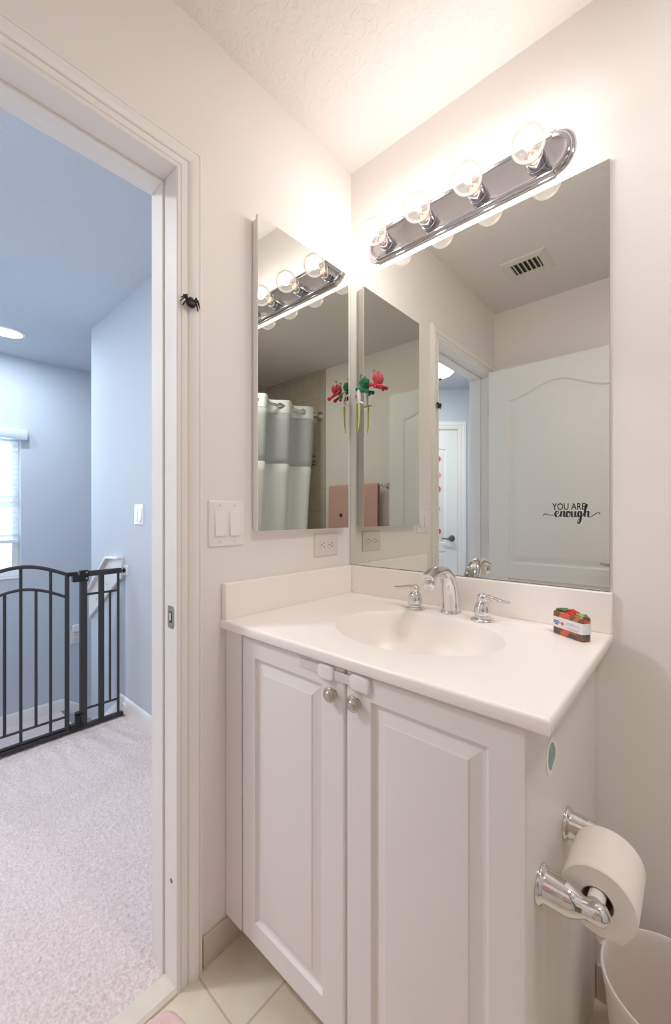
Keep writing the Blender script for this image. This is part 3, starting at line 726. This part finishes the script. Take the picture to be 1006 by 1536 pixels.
# ---------------------------------------------------------------- vanity light
vl = thing('vanity_light_bar', (0.41, 0, 2.11), 'chrome vanity light bar with four round bulbs above the mirror', 'wall light')
FZ = 2.112
def stadium(hw, hh, er):
    # long bar with bowed ends set back by small shoulders
    pts = []; n = 18; cx0, cx1 = 0.41-hw, 0.41+hw
    for k in range(n+1):
        a = -PI/2+PI*k/n; pts.append((cx1+er*math.cos(a)*0.80, FZ+er*math.sin(a)))
    pts.insert(0, (cx1, FZ-hh)); pts.append((cx1, FZ+hh)); pts.append((cx0, FZ+hh))
    for k in range(n+1):
        a = PI/2+PI*k/n; pts.append((cx0+er*math.cos(a)*0.80, FZ+er*math.sin(a)))
    pts.append((cx0, FZ-hh)); return pts
rs = []
for y, q in ((-0.0005, 0.0), (-0.004, 0.0), (-0.0055, 0.002), (-0.0055, 0.004), (-0.009, 0.0055), (-0.0125, 0.0085), (-0.0140, 0.0115), (-0.0140, 0.0135), (-0.0115, 0.0165), (-0.0100, 0.0205), (-0.0095, 0.024)):
    rs.append([Vector((x, y, z)) for x, z in stadium(0.279-q*0.35, 0.0615-q, 0.0555-q)])
m = MB(); m.rings(rs); m.build('backplate', 'fixture', vl, smooth=25)
for bx_ in BULB_X:
    MB().lathe([(0.0262, 0.0), (0.0262, 0.002), (0.0242, 0.003), (0.0242, 0.029), (0.0234, 0.031), (0.0212, 0.031), (0.0200, 0.018)], (bx_, -0.0095, BULB_Z), '-y', 28, False, True).build('socket', 'fixture', vl)
    prof = [(0.0150, 0.0), (0.0158, 0.006)]
    R = 0.041; cy = 0.043
    for k in range(15):
        a = math.radians(-68 + (90+68)*k/14); prof.append((max(R*math.cos(a), 0.0008), cy+R*math.sin(a)+0.007))
    b = MB().lathe(prof, (bx_, -0.036, BULB_Z), '-y', 32, False, True).build('bulb', 'bulb', vl, smooth=60); b['label'] = 'clear glass globe bulb'
    MB().lathe([(0.0128, -0.02), (0.0132, 0.0), (0.0128, 0.006), (0.004, 0.012), (0.003, 0.026)], (bx_, -0.035, BULB_Z), '-y', 16).build('bulb_base', 'copper', b)
    m = MB(); m.tube([(bx_-0.010, BULB_Y+0.006, BULB_Z), (bx_-0.004, BULB_Y-0.004, BULB_Z+0.003), (bx_+0.004, BULB_Y-0.004, BULB_Z+0.003), (bx_+0.010, BULB_Y+0.006, BULB_Z)], 0.0012, 6); m.build('filament', 'filament', b)

# ---------------------------------------------------------------- toothbrush holders on the mirror
def holder(name, x, z, jm, bm_, label, rot):
    t = thing(name, (x, -0.0065, z), label, 'toothbrush holder')
    m = MB(); m.lathe([(0.020, 0.0005), (0.0195, 0.003), (0.017, 0.009), (0.012, 0.014), (0.006, 0.0165), (0.001, 0.017)], (x, -0.0065, z+0.012), '-y', 9); m.build('suction_cup', jm, t, smooth=10)
    m = MB()
    m.tube([(x-0.010, -0.016, z+0.030), (x-0.012, -0.018, z+0.037), (x-0.006, -0.018, z+0.040), (x-0.004, -0.017, z+0.034)], 0.0018, 8)
    for q in (-0.012, 0.0, 0.012): m.tube([(x+q*0.3, -0.023, z-0.006), (x+q, -0.022, z+0.010), (x+q*0.8, -0.018, z+0.026)], 0.0016, 6)
    m.build('ribs', bm_, t)
    m = MB(); c, s_ = math.cos(rot), math.sin(rot)
    def q(u, v, w_=0.0): return (x+u*c, -0.021+w_-0.25*u*s_, z-0.016+v+u*s_*-0.9)
    m.tube([(x, -0.022, z+0.004), (x, -0.022, z-0.008), q(0, 0)], [0.005, 0.004, 0.0055], 10)
    m.tube([q(-0.023, 0), q(-0.008, 0.001), q(0.008, 0.001), q(0.023, 0)], [0.0062, 0.0055, 0.0055, 0.0062], 10)
    m.ball(q(-0.025, 0), 0.0074, 12); m.ball(q(0.025, 0), 0.0074, 12); m.ball(q(0.004, -0.006, -0.010), 0.0055, 10); m.ball(q(-0.010, -0.002, -0.009), 0.0050, 10)
    m.build('cradle', bm_, t, smooth=60); return t
holder('toothbrush_holder', 0.069, 1.636, 'j_green', 't_green', 'small green suction figure on the mirror holding a toothbrush', 0.35)
holder('toothbrush_holder', 0.128, 1.640, 'j_red', 't_red', 'small red suction figure on the mirror beside the green one', 0.35)
tb = thing('toothbrush', (0.064, -0.032, 1.46), 'lime and white toothbrush hanging from the green suction figure', 'toothbrush')
bx, by = 0.064, -0.034
m = MB(); m.tube([(bx, by, 1.617), (bx, by, 1.605), (bx+0.001, by, 1.585), (bx, by, 1.571)], [0.005, 0.0085, 0.0085, 0.005], 12, True, 0.7)
m.tube([(bx-0.018, by, 1.571), (bx-0.006, by, 1.573), (bx+0.008, by, 1.573), (bx+0.020, by, 1.568)], [0.003, 0.0042, 0.0042, 0.003], 10); m.build('head', 'brush_white', tb, smooth=60)
m = MB(); m.tube([(bx+0.002, by, 1.570), (bx+0.002, by, 1.54), (bx, by, 1.50), (bx-0.004, by, 1.47)], [0.0055, 0.005, 0.0036, 0.0014], 10, True, 0.6); m.build('grip', 'lime', tb, smooth=60)
m = MB(); m.ball((bx-0.008, by-0.006, 1.597), 0.0035, 10); m.ball((bx-0.006, by-0.008, 1.590), 0.003, 10); m.build('red_bead', 't_red', tb)

# ---------------------------------------------------------------- spider decoration on the casing
sp_ = thing('toy_spider', (0.018, -0.651, 1.705), 'small black spider decoration stuck on the door casing', 'decoration')
m = MB(); m.ball((0.0245, -0.651, 1.699), 0.0115, 14, (0.55, 1.1, 0.85)); m.ball((0.0255, -0.651, 1.709), 0.007, 12, (0.6, 1.1, 0.9)); m.build('body', 'black', sp_, smooth=60)
for sg in (-1, 1):
    for k, (a, b, c_, d_) in enumerate(((0.013, 0.017, 0.019, 0.012), (0.017, 0.012, 0.025, 0.003), (0.018, 0.006, 0.026, -0.005), (0.014, -0.002, 0.021, -0.014))):
        y0 = -0.651
        m = MB(); m.tube([(0.0235, y0+sg*0.006, 1.703), (0.027, y0+sg*a, 1.703+b*0.8), (0.021, y0+sg*c_, 1.703+d_)], [0.0023, 0.0022, 0.0013], 6); m.build('leg', 'black', sp_)

# ---------------------------------------------------------------- switches and outlets
def wall_plate(name, ctr, w_, h_, nrm, label, cat, pm='plastic'):
    """plate facing +x ('x') or -y ('-y'); returns root and mapper (u across, v up, d out)"""
    ctr = Vector(ctr)
    if nrm == 'x': f = lambda u, v, d: ctr+Vector((d, u, v))
    else: f = lambda u, v, d: ctr+Vector((u, -d, v))
    t = thing(name, ctr, label, cat)
    m = MB(); rs = []
    for d_, i_ in ((0.0003, 0), (0.003, 0), (0.005, 0.0015), (0.006, 0.004)):
        rs.append([f(a, b, d_) for a, b in rrect(0, 0, w_-2*i_, h_-2*i_, 0.004, 3)])
    m.rings(rs); m.build('cover_plate', pm, t, smooth=50)
    return t, f
def rocker(t, f, u, w_=0.033, h_=0.067, name='rocker', pm='plastic'):
    m = MB(); m.rings([[f(u+a, b, d_) for a, b in ((-w_/2-0.0012, -h_/2-0.0012), (w_/2+0.0012, -h_/2-0.0012), (w_/2+0.0012, h_/2+0.0012), (-w_/2-0.0012, h_/2+0.0012))] for d_ in (0.0055, 0.0068)])
    fr = m.build('rocker_frame', pm, t, smooth=0)
    m = MB(); m.rings([[f(u-w_/2, -h_/2, d0), f(u+w_/2, -h_/2, d0), f(u+w_/2, h_/2, d1), f(u-w_/2, h_/2, d1)] for d0, d1 in ((0.006, 0.006), (0.0125, 0.0072))]); m.build(name, pm, fr, bevel=0.001)
t, f = wall_plate('light_switch', (0, -0.534, 1.152), 0.112, 0.124, 'x', 'white double rocker light switch beside the medicine cabinet', 'light switch')
rocker(t, f, -0.0225); rocker(t, f, 0.0225)
for u in (-0.0225, 0.0225):
    for v in (-0.049, 0.049): MB().tube([f(u, v, 0.0055), f(u, v, 0.0066)], 0.003, 10).build('plate_screw', 'outlet', t)
t, f = wall_plate('wall_outlet', (0, -0.137, 1.072), 0.116, 0.078, 'x', 'double wall outlet just below the medicine cabinet', 'outlet', 'outlet')
for u in (-0.020, 0.020):
    m = MB(); pts = [(0.0165*math.cos(a), max(-0.0135, min(0.0135, 0.0165*math.sin(a)))) for a in [2*PI*k/28 for k in range(28)]]
    m.rings([[f(u+a, b, d_) for a, b in pts] for d_ in (0.0055, 0.0075)]); fc_ = m.build('receptacle', 'outlet', t)
    m = MB()
    for v in (-0.006, 0.006):
        m.prism([f(u-0.000, v-0.0012, 0.0076), f(u+0.0075, v-0.0012, 0.0076), f(u+0.0075, v+0.0012, 0.0076), f(u-0.000, v+0.0012, 0.0076)], f(0,0,0.0002)-f(0,0,0))
    m.tube([f(u-0.0075, 0, 0.0074), f(u-0.0075, 0, 0.0078)], 0.0026, 10); m.build('slots', 'slot', fc_, smooth=0)
t, f = wall_plate('hall_light_switch', (-1.36, HY, 1.175), 0.115, 0.115, '-y', 'white light switch on the hall wall above the gate', 'light switch')
rocker(t, f, -0.0225); rocker(t, f, 0.0225)
t, f = wall_plate('stair_outlet', (FX, -0.015, 0.10), 0.075, 0.115, 'x', 'white outlet low on the stairwell wall behind the gate', 'outlet')
for v in (-0.02, 0.02):
    m = MB(); m.rings([[f(a, v+b, d_) for a, b in rrect(0, 0, 0.03, 0.026, 0.008)] for d_ in (0.0055, 0.0075)]); m.build('receptacle', 'outlet', t)
nl = MB(); nl.rings([[f(a, b, d_) for a, b in rrect(0.0, 0.08, 0.055, 0.06, 0.012)] for d_ in (0.004, 0.03)])
tag(nl.build('night_light', 'plastic', bevel=0.004), 'white plug-in night light above the low stairwell outlet', 'night light')

# ---------------------------------------------------------------- toilet paper holder and roll
TX, TZ = 0.851, 0.597
tp = thing('toilet_paper_holder', (VX, -0.39, 0.56), 'chrome two-post toilet paper holder on the vanity side', 'paper holder')
for py, sg in ((-0.472, 1), (-0.303, -1)):
    m = MB().lathe([(0.0285, 0.0), (0.0285, 0.003), (0.027, 0.006), (0.0245, 0.0075), (0.0235, 0.010), (0.0235, 0.036), (0.0215, 0.046), (0.0175, 0.054), (0.0145, 0.060)], (VX+0.0004, py, 0.594), 'x', 32)
    m.tube([(VX+0.056, py, 0.594), (VX+0.066, py, 0.5955), (VX+0.078, py, TZ), (VX+0.088, py, TZ), (VX+0.094, py, TZ)], [0.0145, 0.0140, 0.0155, 0.013, 0.005], 24)
    po = m.build('post', 'chrome', tp, smooth=45)
    MB().lathe([(0.012, 0.0), (0.012, 0.012)], (TX, py, TZ), 'y' if sg > 0 else '-y', 20).build('roller_cup', 'chrome', po)
m = MB(); m.lathe([(0.0095, 0), (0.0115, 0.002), (0.0115, 0.07), (0.0105, 0.072), (0.0105, 0.148), (0.0095, 0.15)], (TX, -0.463, TZ), 'y', 24); m.build('roller', 'plastic', tp)
roll = thing('toilet_paper_roll', (TX, -0.39, 0.53), 'white toilet paper roll hung on the vanity side holder', 'toilet paper')
RZ = TZ-0.0085; ry0, ry1 = -0.442, -0.337
m = MB(); m.lathe([(0.0215, 0), (0.0493, 0.0), (0.0508, 0.0015), (0.0513, 0.005), (0.0513, 0.100), (0.0508, 0.1035), (0.0493, 0.105), (0.0215, 0.105), (0.0215, 0.0)], (TX, ry0, RZ), 'y', 56, False, False); m.build('paper', 'paper', roll, smooth=40)
m = MB(); m.lathe([(0.0212, 0.0008), (0.0200, 0.0008), (0.0200, 0.1042), (0.0212, 0.1042), (0.0212, 0.0008)], (TX, ry0, RZ), 'y', 40, False, False); m.build('cardboard_core', 'core', roll, smooth=40)
m = MB(); L = []
for k in range(13):
    q_ = k/12; a = -0.7 - 0.25*q_
    z = RZ-0.050 - 0.090*q_; w_ = 0.05*(1-q_)**1.1+0.010; tw = 1.5*q_
    cx_, cy_ = TX+0.010+0.004*math.sin(q_*4), -0.395+0.06*q_
    L.append([Vector((cx_+math.sin(tw)*w_*s_, cy_+math.cos(tw)*w_*s_, z)) for s_ in (-1, 0, 1)])
rr = [[a + Vector((0.0008, 0, 0)) for a in r_] + [a - Vector((0.0008, 0, 0)) for a in reversed(r_)] for r_ in L]
m.rings(rr); m.build('loose_sheet', 'paper', roll, smooth=80)

# ---------------------------------------------------------------- waste bin
bc = (0.934, -0.166, 0.0); BH = 0.272; BR = 0.118
wbn = thing('waste_bin', bc, 'round white plastic waste bin beside the vanity', 'waste bin')
m = MB(); m.lathe([(0.088, 0.0), (0.092, 0.003), (BR-0.004, BH-0.03), (BR-0.002, BH-0.028), (BR, BH-0.004), (BR, BH), (BR-0.003, BH), (BR-0.005, BH-0.005), (BR-0.006, BH-0.030), (0.089, 0.006), (0.002, 0.006)], bc, 'z', 64, True, True); m.build('bin_body', 'bin', wbn, smooth=30)
m = MB(); pts = [(BR+0.0015*math.sin(k*0.9), BH-0.002) for k in range(1)]
m.lathe([(BR+0.0008, BH-0.012), (BR+0.0030, BH-0.001), (BR+0.0012, BH+0.003), (BR-0.0025, BH+0.003), (BR-0.0035, BH-0.001)], bc, 'z', 64, False, False); m.build('rolled_rim', 'plastic', wbn, smooth=60)

# ---------------------------------------------------------------- bath mat
m = MB(); base = []
for a, b in rrect(0.36, -1.00, 0.68, 0.60, 0.05, 8): base.append((a, b))
def dense(P, k):
    out = []
    for i in range(len(P)):
        a = Vector(P[i]); b = Vector(P[(i+1) % len(P)]); n_ = max(1, int((b-a).length/0.012))
        for j in range(n_): out.append(a+(b-a)*j/n_)
    return out
base = dense(base, 1); s_ = 0; rs0 = []
cen = Vector((0.36, -1.00))
for i, p in enumerate(base):
    w_ = 1 + 0.010*abs(math.sin(i*0.55)); rs0.append(cen+(p-cen)*w_)
m.rings([[Vector((cen.x+(p.x-cen.x)*k, cen.y+(p.y-cen.y)*k, z)) for p in rs0] for k, z in ((0.985, 0.0008), (1.0, 0.004), (0.995, 0.010), (0.975, 0.013), (0.95, 0.012))])
tag(m.build('bath_mat', 'rug', smooth=60), 'pink fluffy bath mat with wavy edge on the tile floor', 'bath mat')

# ---------------------------------------------------------------- ceiling vent (seen in the mirror)
vt = thing('ceiling_vent', (0.315, -1.03, H), 'white square ceiling air vent, seen in mirror', 'vent')
m = MB(); cx_, cy_ = 0.315, -1.03
def vr(hw, hh, z): return [Vector((cx_-hw, cy_-hh, z)), Vector((cx_+hw, cy_-hh, z)), Vector((cx_+hw, cy_+hh, z)), Vector((cx_-hw, cy_+hh, z))]
m.rings([vr(0.105, 0.10, H-0.0005), vr(0.105, 0.10, H-0.003), vr(0.098, 0.093, H-0.008), vr(0.068, 0.058, H-0.010), vr(0.066, 0.056, H-0.002)], False, False); m.build('vent_frame', 'vent', vt, smooth=0)
boxes(((cx_-0.066, cy_-0.056, H-0.0016), (cx_+0.066, cy_+0.056, H-0.0006))).build('duct_opening', 'vent_dark', vt, smooth=0)
for k in range(6):
    x = cx_-0.055+0.022*k
    m = MB(); m.prism([(x-0.004, cy_-0.056, H-0.002), (x+0.006, cy_-0.056, H-0.010), (x+0.007, cy_-0.056, H-0.009), (x-0.003, cy_-0.056, H-0.001)], (0, 0.112, 0)); m.build('louvre', 'vent', vt, smooth=0)

# ---------------------------------------------------------------- shower curtain, rod, caddy, towel (seen in the cabinet mirror)
RXC, RZC = 1.585, 2.035
rod = thing('shower_curtain_rod', (RXC, -0.7, RZC), 'chrome shower curtain rod, seen in cabinet mirror', 'curtain rod')
m = MB(); m.tube([(RXC, RY+0.010, RZC), (RXC, -0.002, RZC)], 0.0125, 16); m.build('tube', 'chrome', rod)
for y, ax in ((RY+0.0085, 'y'), (-0.0005, '-y')):
    MB().lathe([(0.042, 0), (0.042, 0.004), (0.036, 0.012), (0.022, 0.020), (0.017, 0.03), (0.0145, 0.03)], (RXC, y, RZC), ax, 28).build('flange', 'nickel', rod)
cu = thing('shower_curtain', (RXC, -0.8, RZC), 'white shower curtain with sheer upper band, seen in cabinet mirror', 'curtain')
CY0, CY1, PER = -1.41, -0.30, 0.25
def cx_at(y0):
    ph = ((y0-CY0)/PER) % 1.0
    tri = 4*abs(ph-0.5)-1
    return RXC + 0.042*math.sin(tri*PI/2)
def csheet(z0, z1, nz, name, mt):
    m = MB(); ny = 150; vs = []; fs = []
    for i in range(nz+1):
        z = z0+(z1-z0)*i/nz
        for k in range(ny+1):
            y0 = CY0+(CY1-CY0)*k/ny; amp = 1.0+0.25*(2.08-z)
            y = CY1+(y0-CY1)*(1-0.085*(2.08-z))
            vs.append((RXC+(cx_at(y0)-RXC)*amp + 0.006*math.sin(y0*31+z*2), y, z))
    gy = [CY0+PER*0.25+PER/2*q for q in range(12)]
    for i in range(nz):
        for k in range(ny):
            a = i*(ny+1)+k
            zc = z0+(z1-z0)*(i+0.5)/nz; yc = CY0+(CY1-CY0)*(k+0.5)/ny
            if name == 'header_band' and any((yc-g_)**2/0.021**2+(zc-RZC)**2/0.021**2 < 1 for g_ in gy): continue
            fs.append((a, a+1, a+ny+2, a+ny+1))
    m.add(vs, fs); o = m.build(name, mt, cu, smooth=60)
    s_ = o.modifiers.new('thick', 'SOLIDIFY'); s_.thickness = 0.0012; return o
hb = csheet(1.98, 2.085, 16, 'header_band', 'curtain'); csheet(1.575, 1.98, 8, 'sheer_band', 'sheer')['label'] = 'sheer grey band'; csheet(0.12, 1.575, 20, 'lower_cloth', 'curtain')
y = CY0+PER*0.25; kk = 0
while y < CY1:
    m = MB(); sg = 1 if kk % 2 == 0 else -1
    ring = []
    tt = Vector((-0.64*sg, 0.77, 0)).normalized()
    P0 = Vector((cx_at(y), y, RZC))
    pts = [P0 + tt*0.024*math.cos(2*PI*j_/24) + Vector((0, 0, 0.024*math.sin(2*PI*j_/24))) for j_ in range(25)]
    m.tube(pts, 0.0055, 8, False); m.build('grommet', 'chrome', cu)
    y += PER/2; kk += 1
cd = thing('shower_caddy', (1.715, RY+0.03, 1.60), 'small dark metal shelf on the shower tile, seen in cabinet mirror', 'shelf')
for z in (1.615, 1.645, 1.69):
    m = MB(); m.tube([(1.648, RY+0.009, z), (1.648, RY+0.05, z), (1.76, RY+0.05, z), (1.76, RY+0.009, z)], 0.006, 8); m.build('rail', 'dark_nickel', cd)
bar = thing('towel_bar', (1.16, RY, 1.39), 'chrome towel bar on the rear wall, seen in mirror', 'towel bar')
MB().tube([(0.866, RY+0.065, 1.395), (1.40, RY+0.065, 1.395)], 0.008, 14).build('bar', 'chrome', bar)
for x in (0.866, 1.40):
    MB().lathe([(0.026, 0), (0.026, 0.004), (0.02, 0.012), (0.012, 0.02), (0.011, 0.05), (0.015, 0.056), (0.016, 0.065), (0.012, 0.076), (0.002, 0.078)], (x, RY+0.0005, 1.395), 'y', 24).build('bracket', 'chrome', bar)
tw = thing('hand_towel', (1.17, RY+0.065, 0.85), 'dusty pink towel folded over the towel bar, seen in mirror', 'towel')
m = MB(); rs = []
for k in range(21):
    x = 0.912+0.503*k/20; wv = 0.004*math.sin(k*0.9)
    pr = [(0.085+wv, 0.86), (0.081, 1.1), (0.0765, 1.39), (0.071, 1.403), (0.065, 1.4065), (0.059, 1.403), (0.0535, 1.39), (0.046, 1.1), (0.042, 0.92)]
    rs.append([Vector((x, RY+a, b)) for a, b in pr] + [Vector((x, RY+a-(0.004 if i > 4 else -0.004 if i < 4 else 0), b+(0.006 if 2 < i < 6 else 0))) for i, (a, b) in reversed(list(enumerate(pr)))])
m.rings(rs); m.build('cloth', 'towel', tw, smooth=60)
boxes(((1.262, RY+0.0855, 1.155), (1.285, RY+0.091, 1.180))).build('dark_tag', 'black', tw)

# ---------------------------------------------------------------- heart garland on the bedroom door (seen in the mirror)
hg = thing('heart_garland', dg(S0+0.21, N0, 0.98), 'string of pink hearts hanging on the bedroom door, seen in mirror', 'garland')
m = MB(); m.tube([dg(S0+0.225, N0-0.008, 0.99), dg(S0+0.225, N0-0.008, 1.95)], 0.0012, 6); m.build('string', 'heart_pale', hg)
HP = []
for k in range(20):
    a = 2*PI*k/20; HP.append((0.055*math.sin(a)**3, 0.0034*(13*math.cos(a)-5*math.cos(2*a)-2*math.cos(3*a)-math.cos(4*a))))
for i, (z, q) in enumerate(((1.726, 0), (1.577, 0.5), (1.421, 0), (1.252, 1.2), (1.000, 0.3))):
    m = MB(); c, s_ = math.cos(q), math.sin(q)
    m.prism([dg(S0+0.225+(a*c-b*s_), N0-0.0095, z+(a*s_+b*c)) for a, b in HP], N*0.004); m.build('paper_heart', 'heart' if i % 2 == 0 else 'heart_pale', hg, smooth=0)

# ---------------------------------------------------------------- handrail on the hall wall
hr = thing('stair_handrail', (-1.8, HY, 0.6), 'white flat board handrail sloping down the hall wall', 'handrail')
m = MB(); m.prism([(-1.760, HY-0.017, 0.904), (-1.574, HY-0.017, 0.912), (-1.574, HY-0.017, 0.800), (-1.62, HY-0.017, 0.782), (-2.125, HY-0.017, 0.475), (-2.125, HY-0.017, 0.640)], (0, 0.0165, 0)); m.build('rail_board', 'trim', hr, bevel=0.003)
m = MB(); m.prism([(-1.766, HY-0.040, 0.918), (-1.574, HY-0.040, 0.926), (-1.574, HY-0.040, 0.912), (-1.760, HY-0.040, 0.903), (-2.125, HY-0.040, 0.638), (-2.125, HY-0.040, 0.655)], (0, 0.0395, 0)); m.build('rail_cap', 'trim', hr, bevel=0.003)
for x, z in ((-1.60, 0.85), (-1.80, 0.74), (-1.98, 0.62)):
    MB().tube([(x, HY-0.0165, z), (x, HY-0.019, z)], 0.006, 10).build('screw', 'nickel', hr)

# ---------------------------------------------------------------- baby gate
GX = -1.54
g = thing('baby_gate', (GX, -0.69, 0.0), 'dark metal baby gate across the top of the stairs', 'safety gate')
Z0 = 0.012
def vbar(name, y, z0, z1, r, par=None): return MB().tube([(GX, y, z0), (GX, y, z1)], r, 10).build(name, 'gate', par or g)
frame_m = MB()
frame_m.box((GX-0.014, -1.285, Z0), (GX+0.014, -0.222, Z0+0.022))
fr = frame_m.build('bottom_rail', 'gate', g, bevel=0.004)
def post(name, y0, y1, z0, z1): return boxes(((GX-0.014, y0, z0), (GX+0.014, y1, z1))).build(name, 'gate', g, bevel=0.004)
post('latch_post', -0.440, -0.407, Z0+0.02, 0.86); post('side_post', -0.347, -0.322, Z0+0.02, 0.845)
post('hinge_post', -0.975, -0.942, Z0+0.02, 0.86); post('side_post', -1.06, -1.035, Z0+0.02, 0.845)
boxes(((GX-0.012, -0.44, 0.836), (GX+0.012, -0.228, 0.866))).build('top_rail', 'gate', g, bevel=0.004)
boxes(((GX-0.012, -1.285, 0.836), (GX+0.012, -0.942, 0.866))).build('top_rail', 'gate', g, bevel=0.004)
vbar('bar', -0.245, Z0+0.02, 0.84, 0.0075); vbar('bar', -0.289, 0.114, 0.738, 0.0062)
vbar('bar', -1.26, Z0+0.02, 0.84, 0.0075); vbar('bar', -1.16, 0.114, 0.738, 0.0062)
for y0, y1 in ((-0.42, -0.245), (-1.26, -0.95)):
    for z in (0.114, 0.738): MB().tube([(GX, y0, z), (GX, y1, z)], 0.0065, 8).build('cross_bar', 'gate', g)
# swinging panel
GC, GH = -0.695, 0.195
def arch(zend, rise, r, name):
    pts = [(GX, GC+GH*(-1+2*k/24), zend+rise*math.cos(PI/2*(-1+2*k/24))**1.0) for k in range(25)]
    return MB().tube(pts, r, 10).build(name, 'gate', g)
arch(0.856, 0.058, 0.0095, 'top_arch'); arch(0.735, 0.066, 0.0075, 'inner_arch')
for sg in (-1, 1):
    boxes(((GX-0.010, GC+sg*GH-0.0095, 0.03), (GX+0.010, GC+sg*GH+0.0095, 0.858))).build('gate_stile', 'gate', g, bevel=0.003)
MB().tube([(GX, GC-GH, 0.103), (GX, GC+GH, 0.103)], 0.0065, 8).build('cross_bar', 'gate', g)
MB().tube([(GX, GC-GH, 0.042), (GX, GC+GH, 0.042)], 0.0085, 8).build('gate_foot_rail', 'gate', g)
for k, y in enumerate((-0.573, -0.635, -0.697, -0.760, -0.822)):
    w_ = (y-GC)/GH; zt = (0.856+0.058*math.cos(PI/2*w_)) if k % 2 == 0 else (0.735+0.066*math.cos(PI/2*w_))
    vbar('bar', y, 0.042 if k % 2 == 0 else 0.103, zt, 0.0068)
m = MB(); m.box((GX-0.018, -0.475, 0.812), (GX+0.018, -0.402, 0.848)); m.box((GX-0.016, -0.502, 0.846), (GX+0.016, -0.452, 0.866)); m.box((GX-0.018, -0.443, 0.84), (GX+0.018, -0.402, 0.872)); lt = m.build('latch', 'black', g, bevel=0.003)
for z in (0.828, 0.86): MB().tube([(GX+0.017, -0.412, z), (GX+0.020, -0.412, z)], 0.0045, 10).build('latch_rivet', 'nickel', lt)
m = MB(); m.box((GX-0.016, -0.49, 0.022), (GX+0.016, -0.425, 0.052)); m.box((GX-0.014, -0.462, 0.05), (GX+0.014, -0.442, 0.105)); m.box((GX-0.014, -0.462, 0.09), (GX+0.014, -0.425, 0.108)); m.build('lower_latch', 'black', g, bevel=0.003)
for z in (0.85, 0.026):
    m = MB(); m.tube([(GX, -0.232, z), (GX, -0.2065, z)], 0.0035, 8); m.lathe([(0.012, 0), (0.016, 0.002), (0.016, 0.006), (0.012, 0.008)], (GX, -0.2115, z), '-y', 14); bo = m.build('tension_bolt', 'black', g)
    m = MB(); zz = max(z, 0.045); m.rings([[Vector((GX+a, y_, zz+b)) for a, b in rrect(0, 0, 0.058, 0.058, 0.006)] for y_ in (-0.2005 if z > 0.1 else -0.214, -0.2075 if z > 0.1 else -0.22)]); m.build('wall_cup', 'plastic', bo)
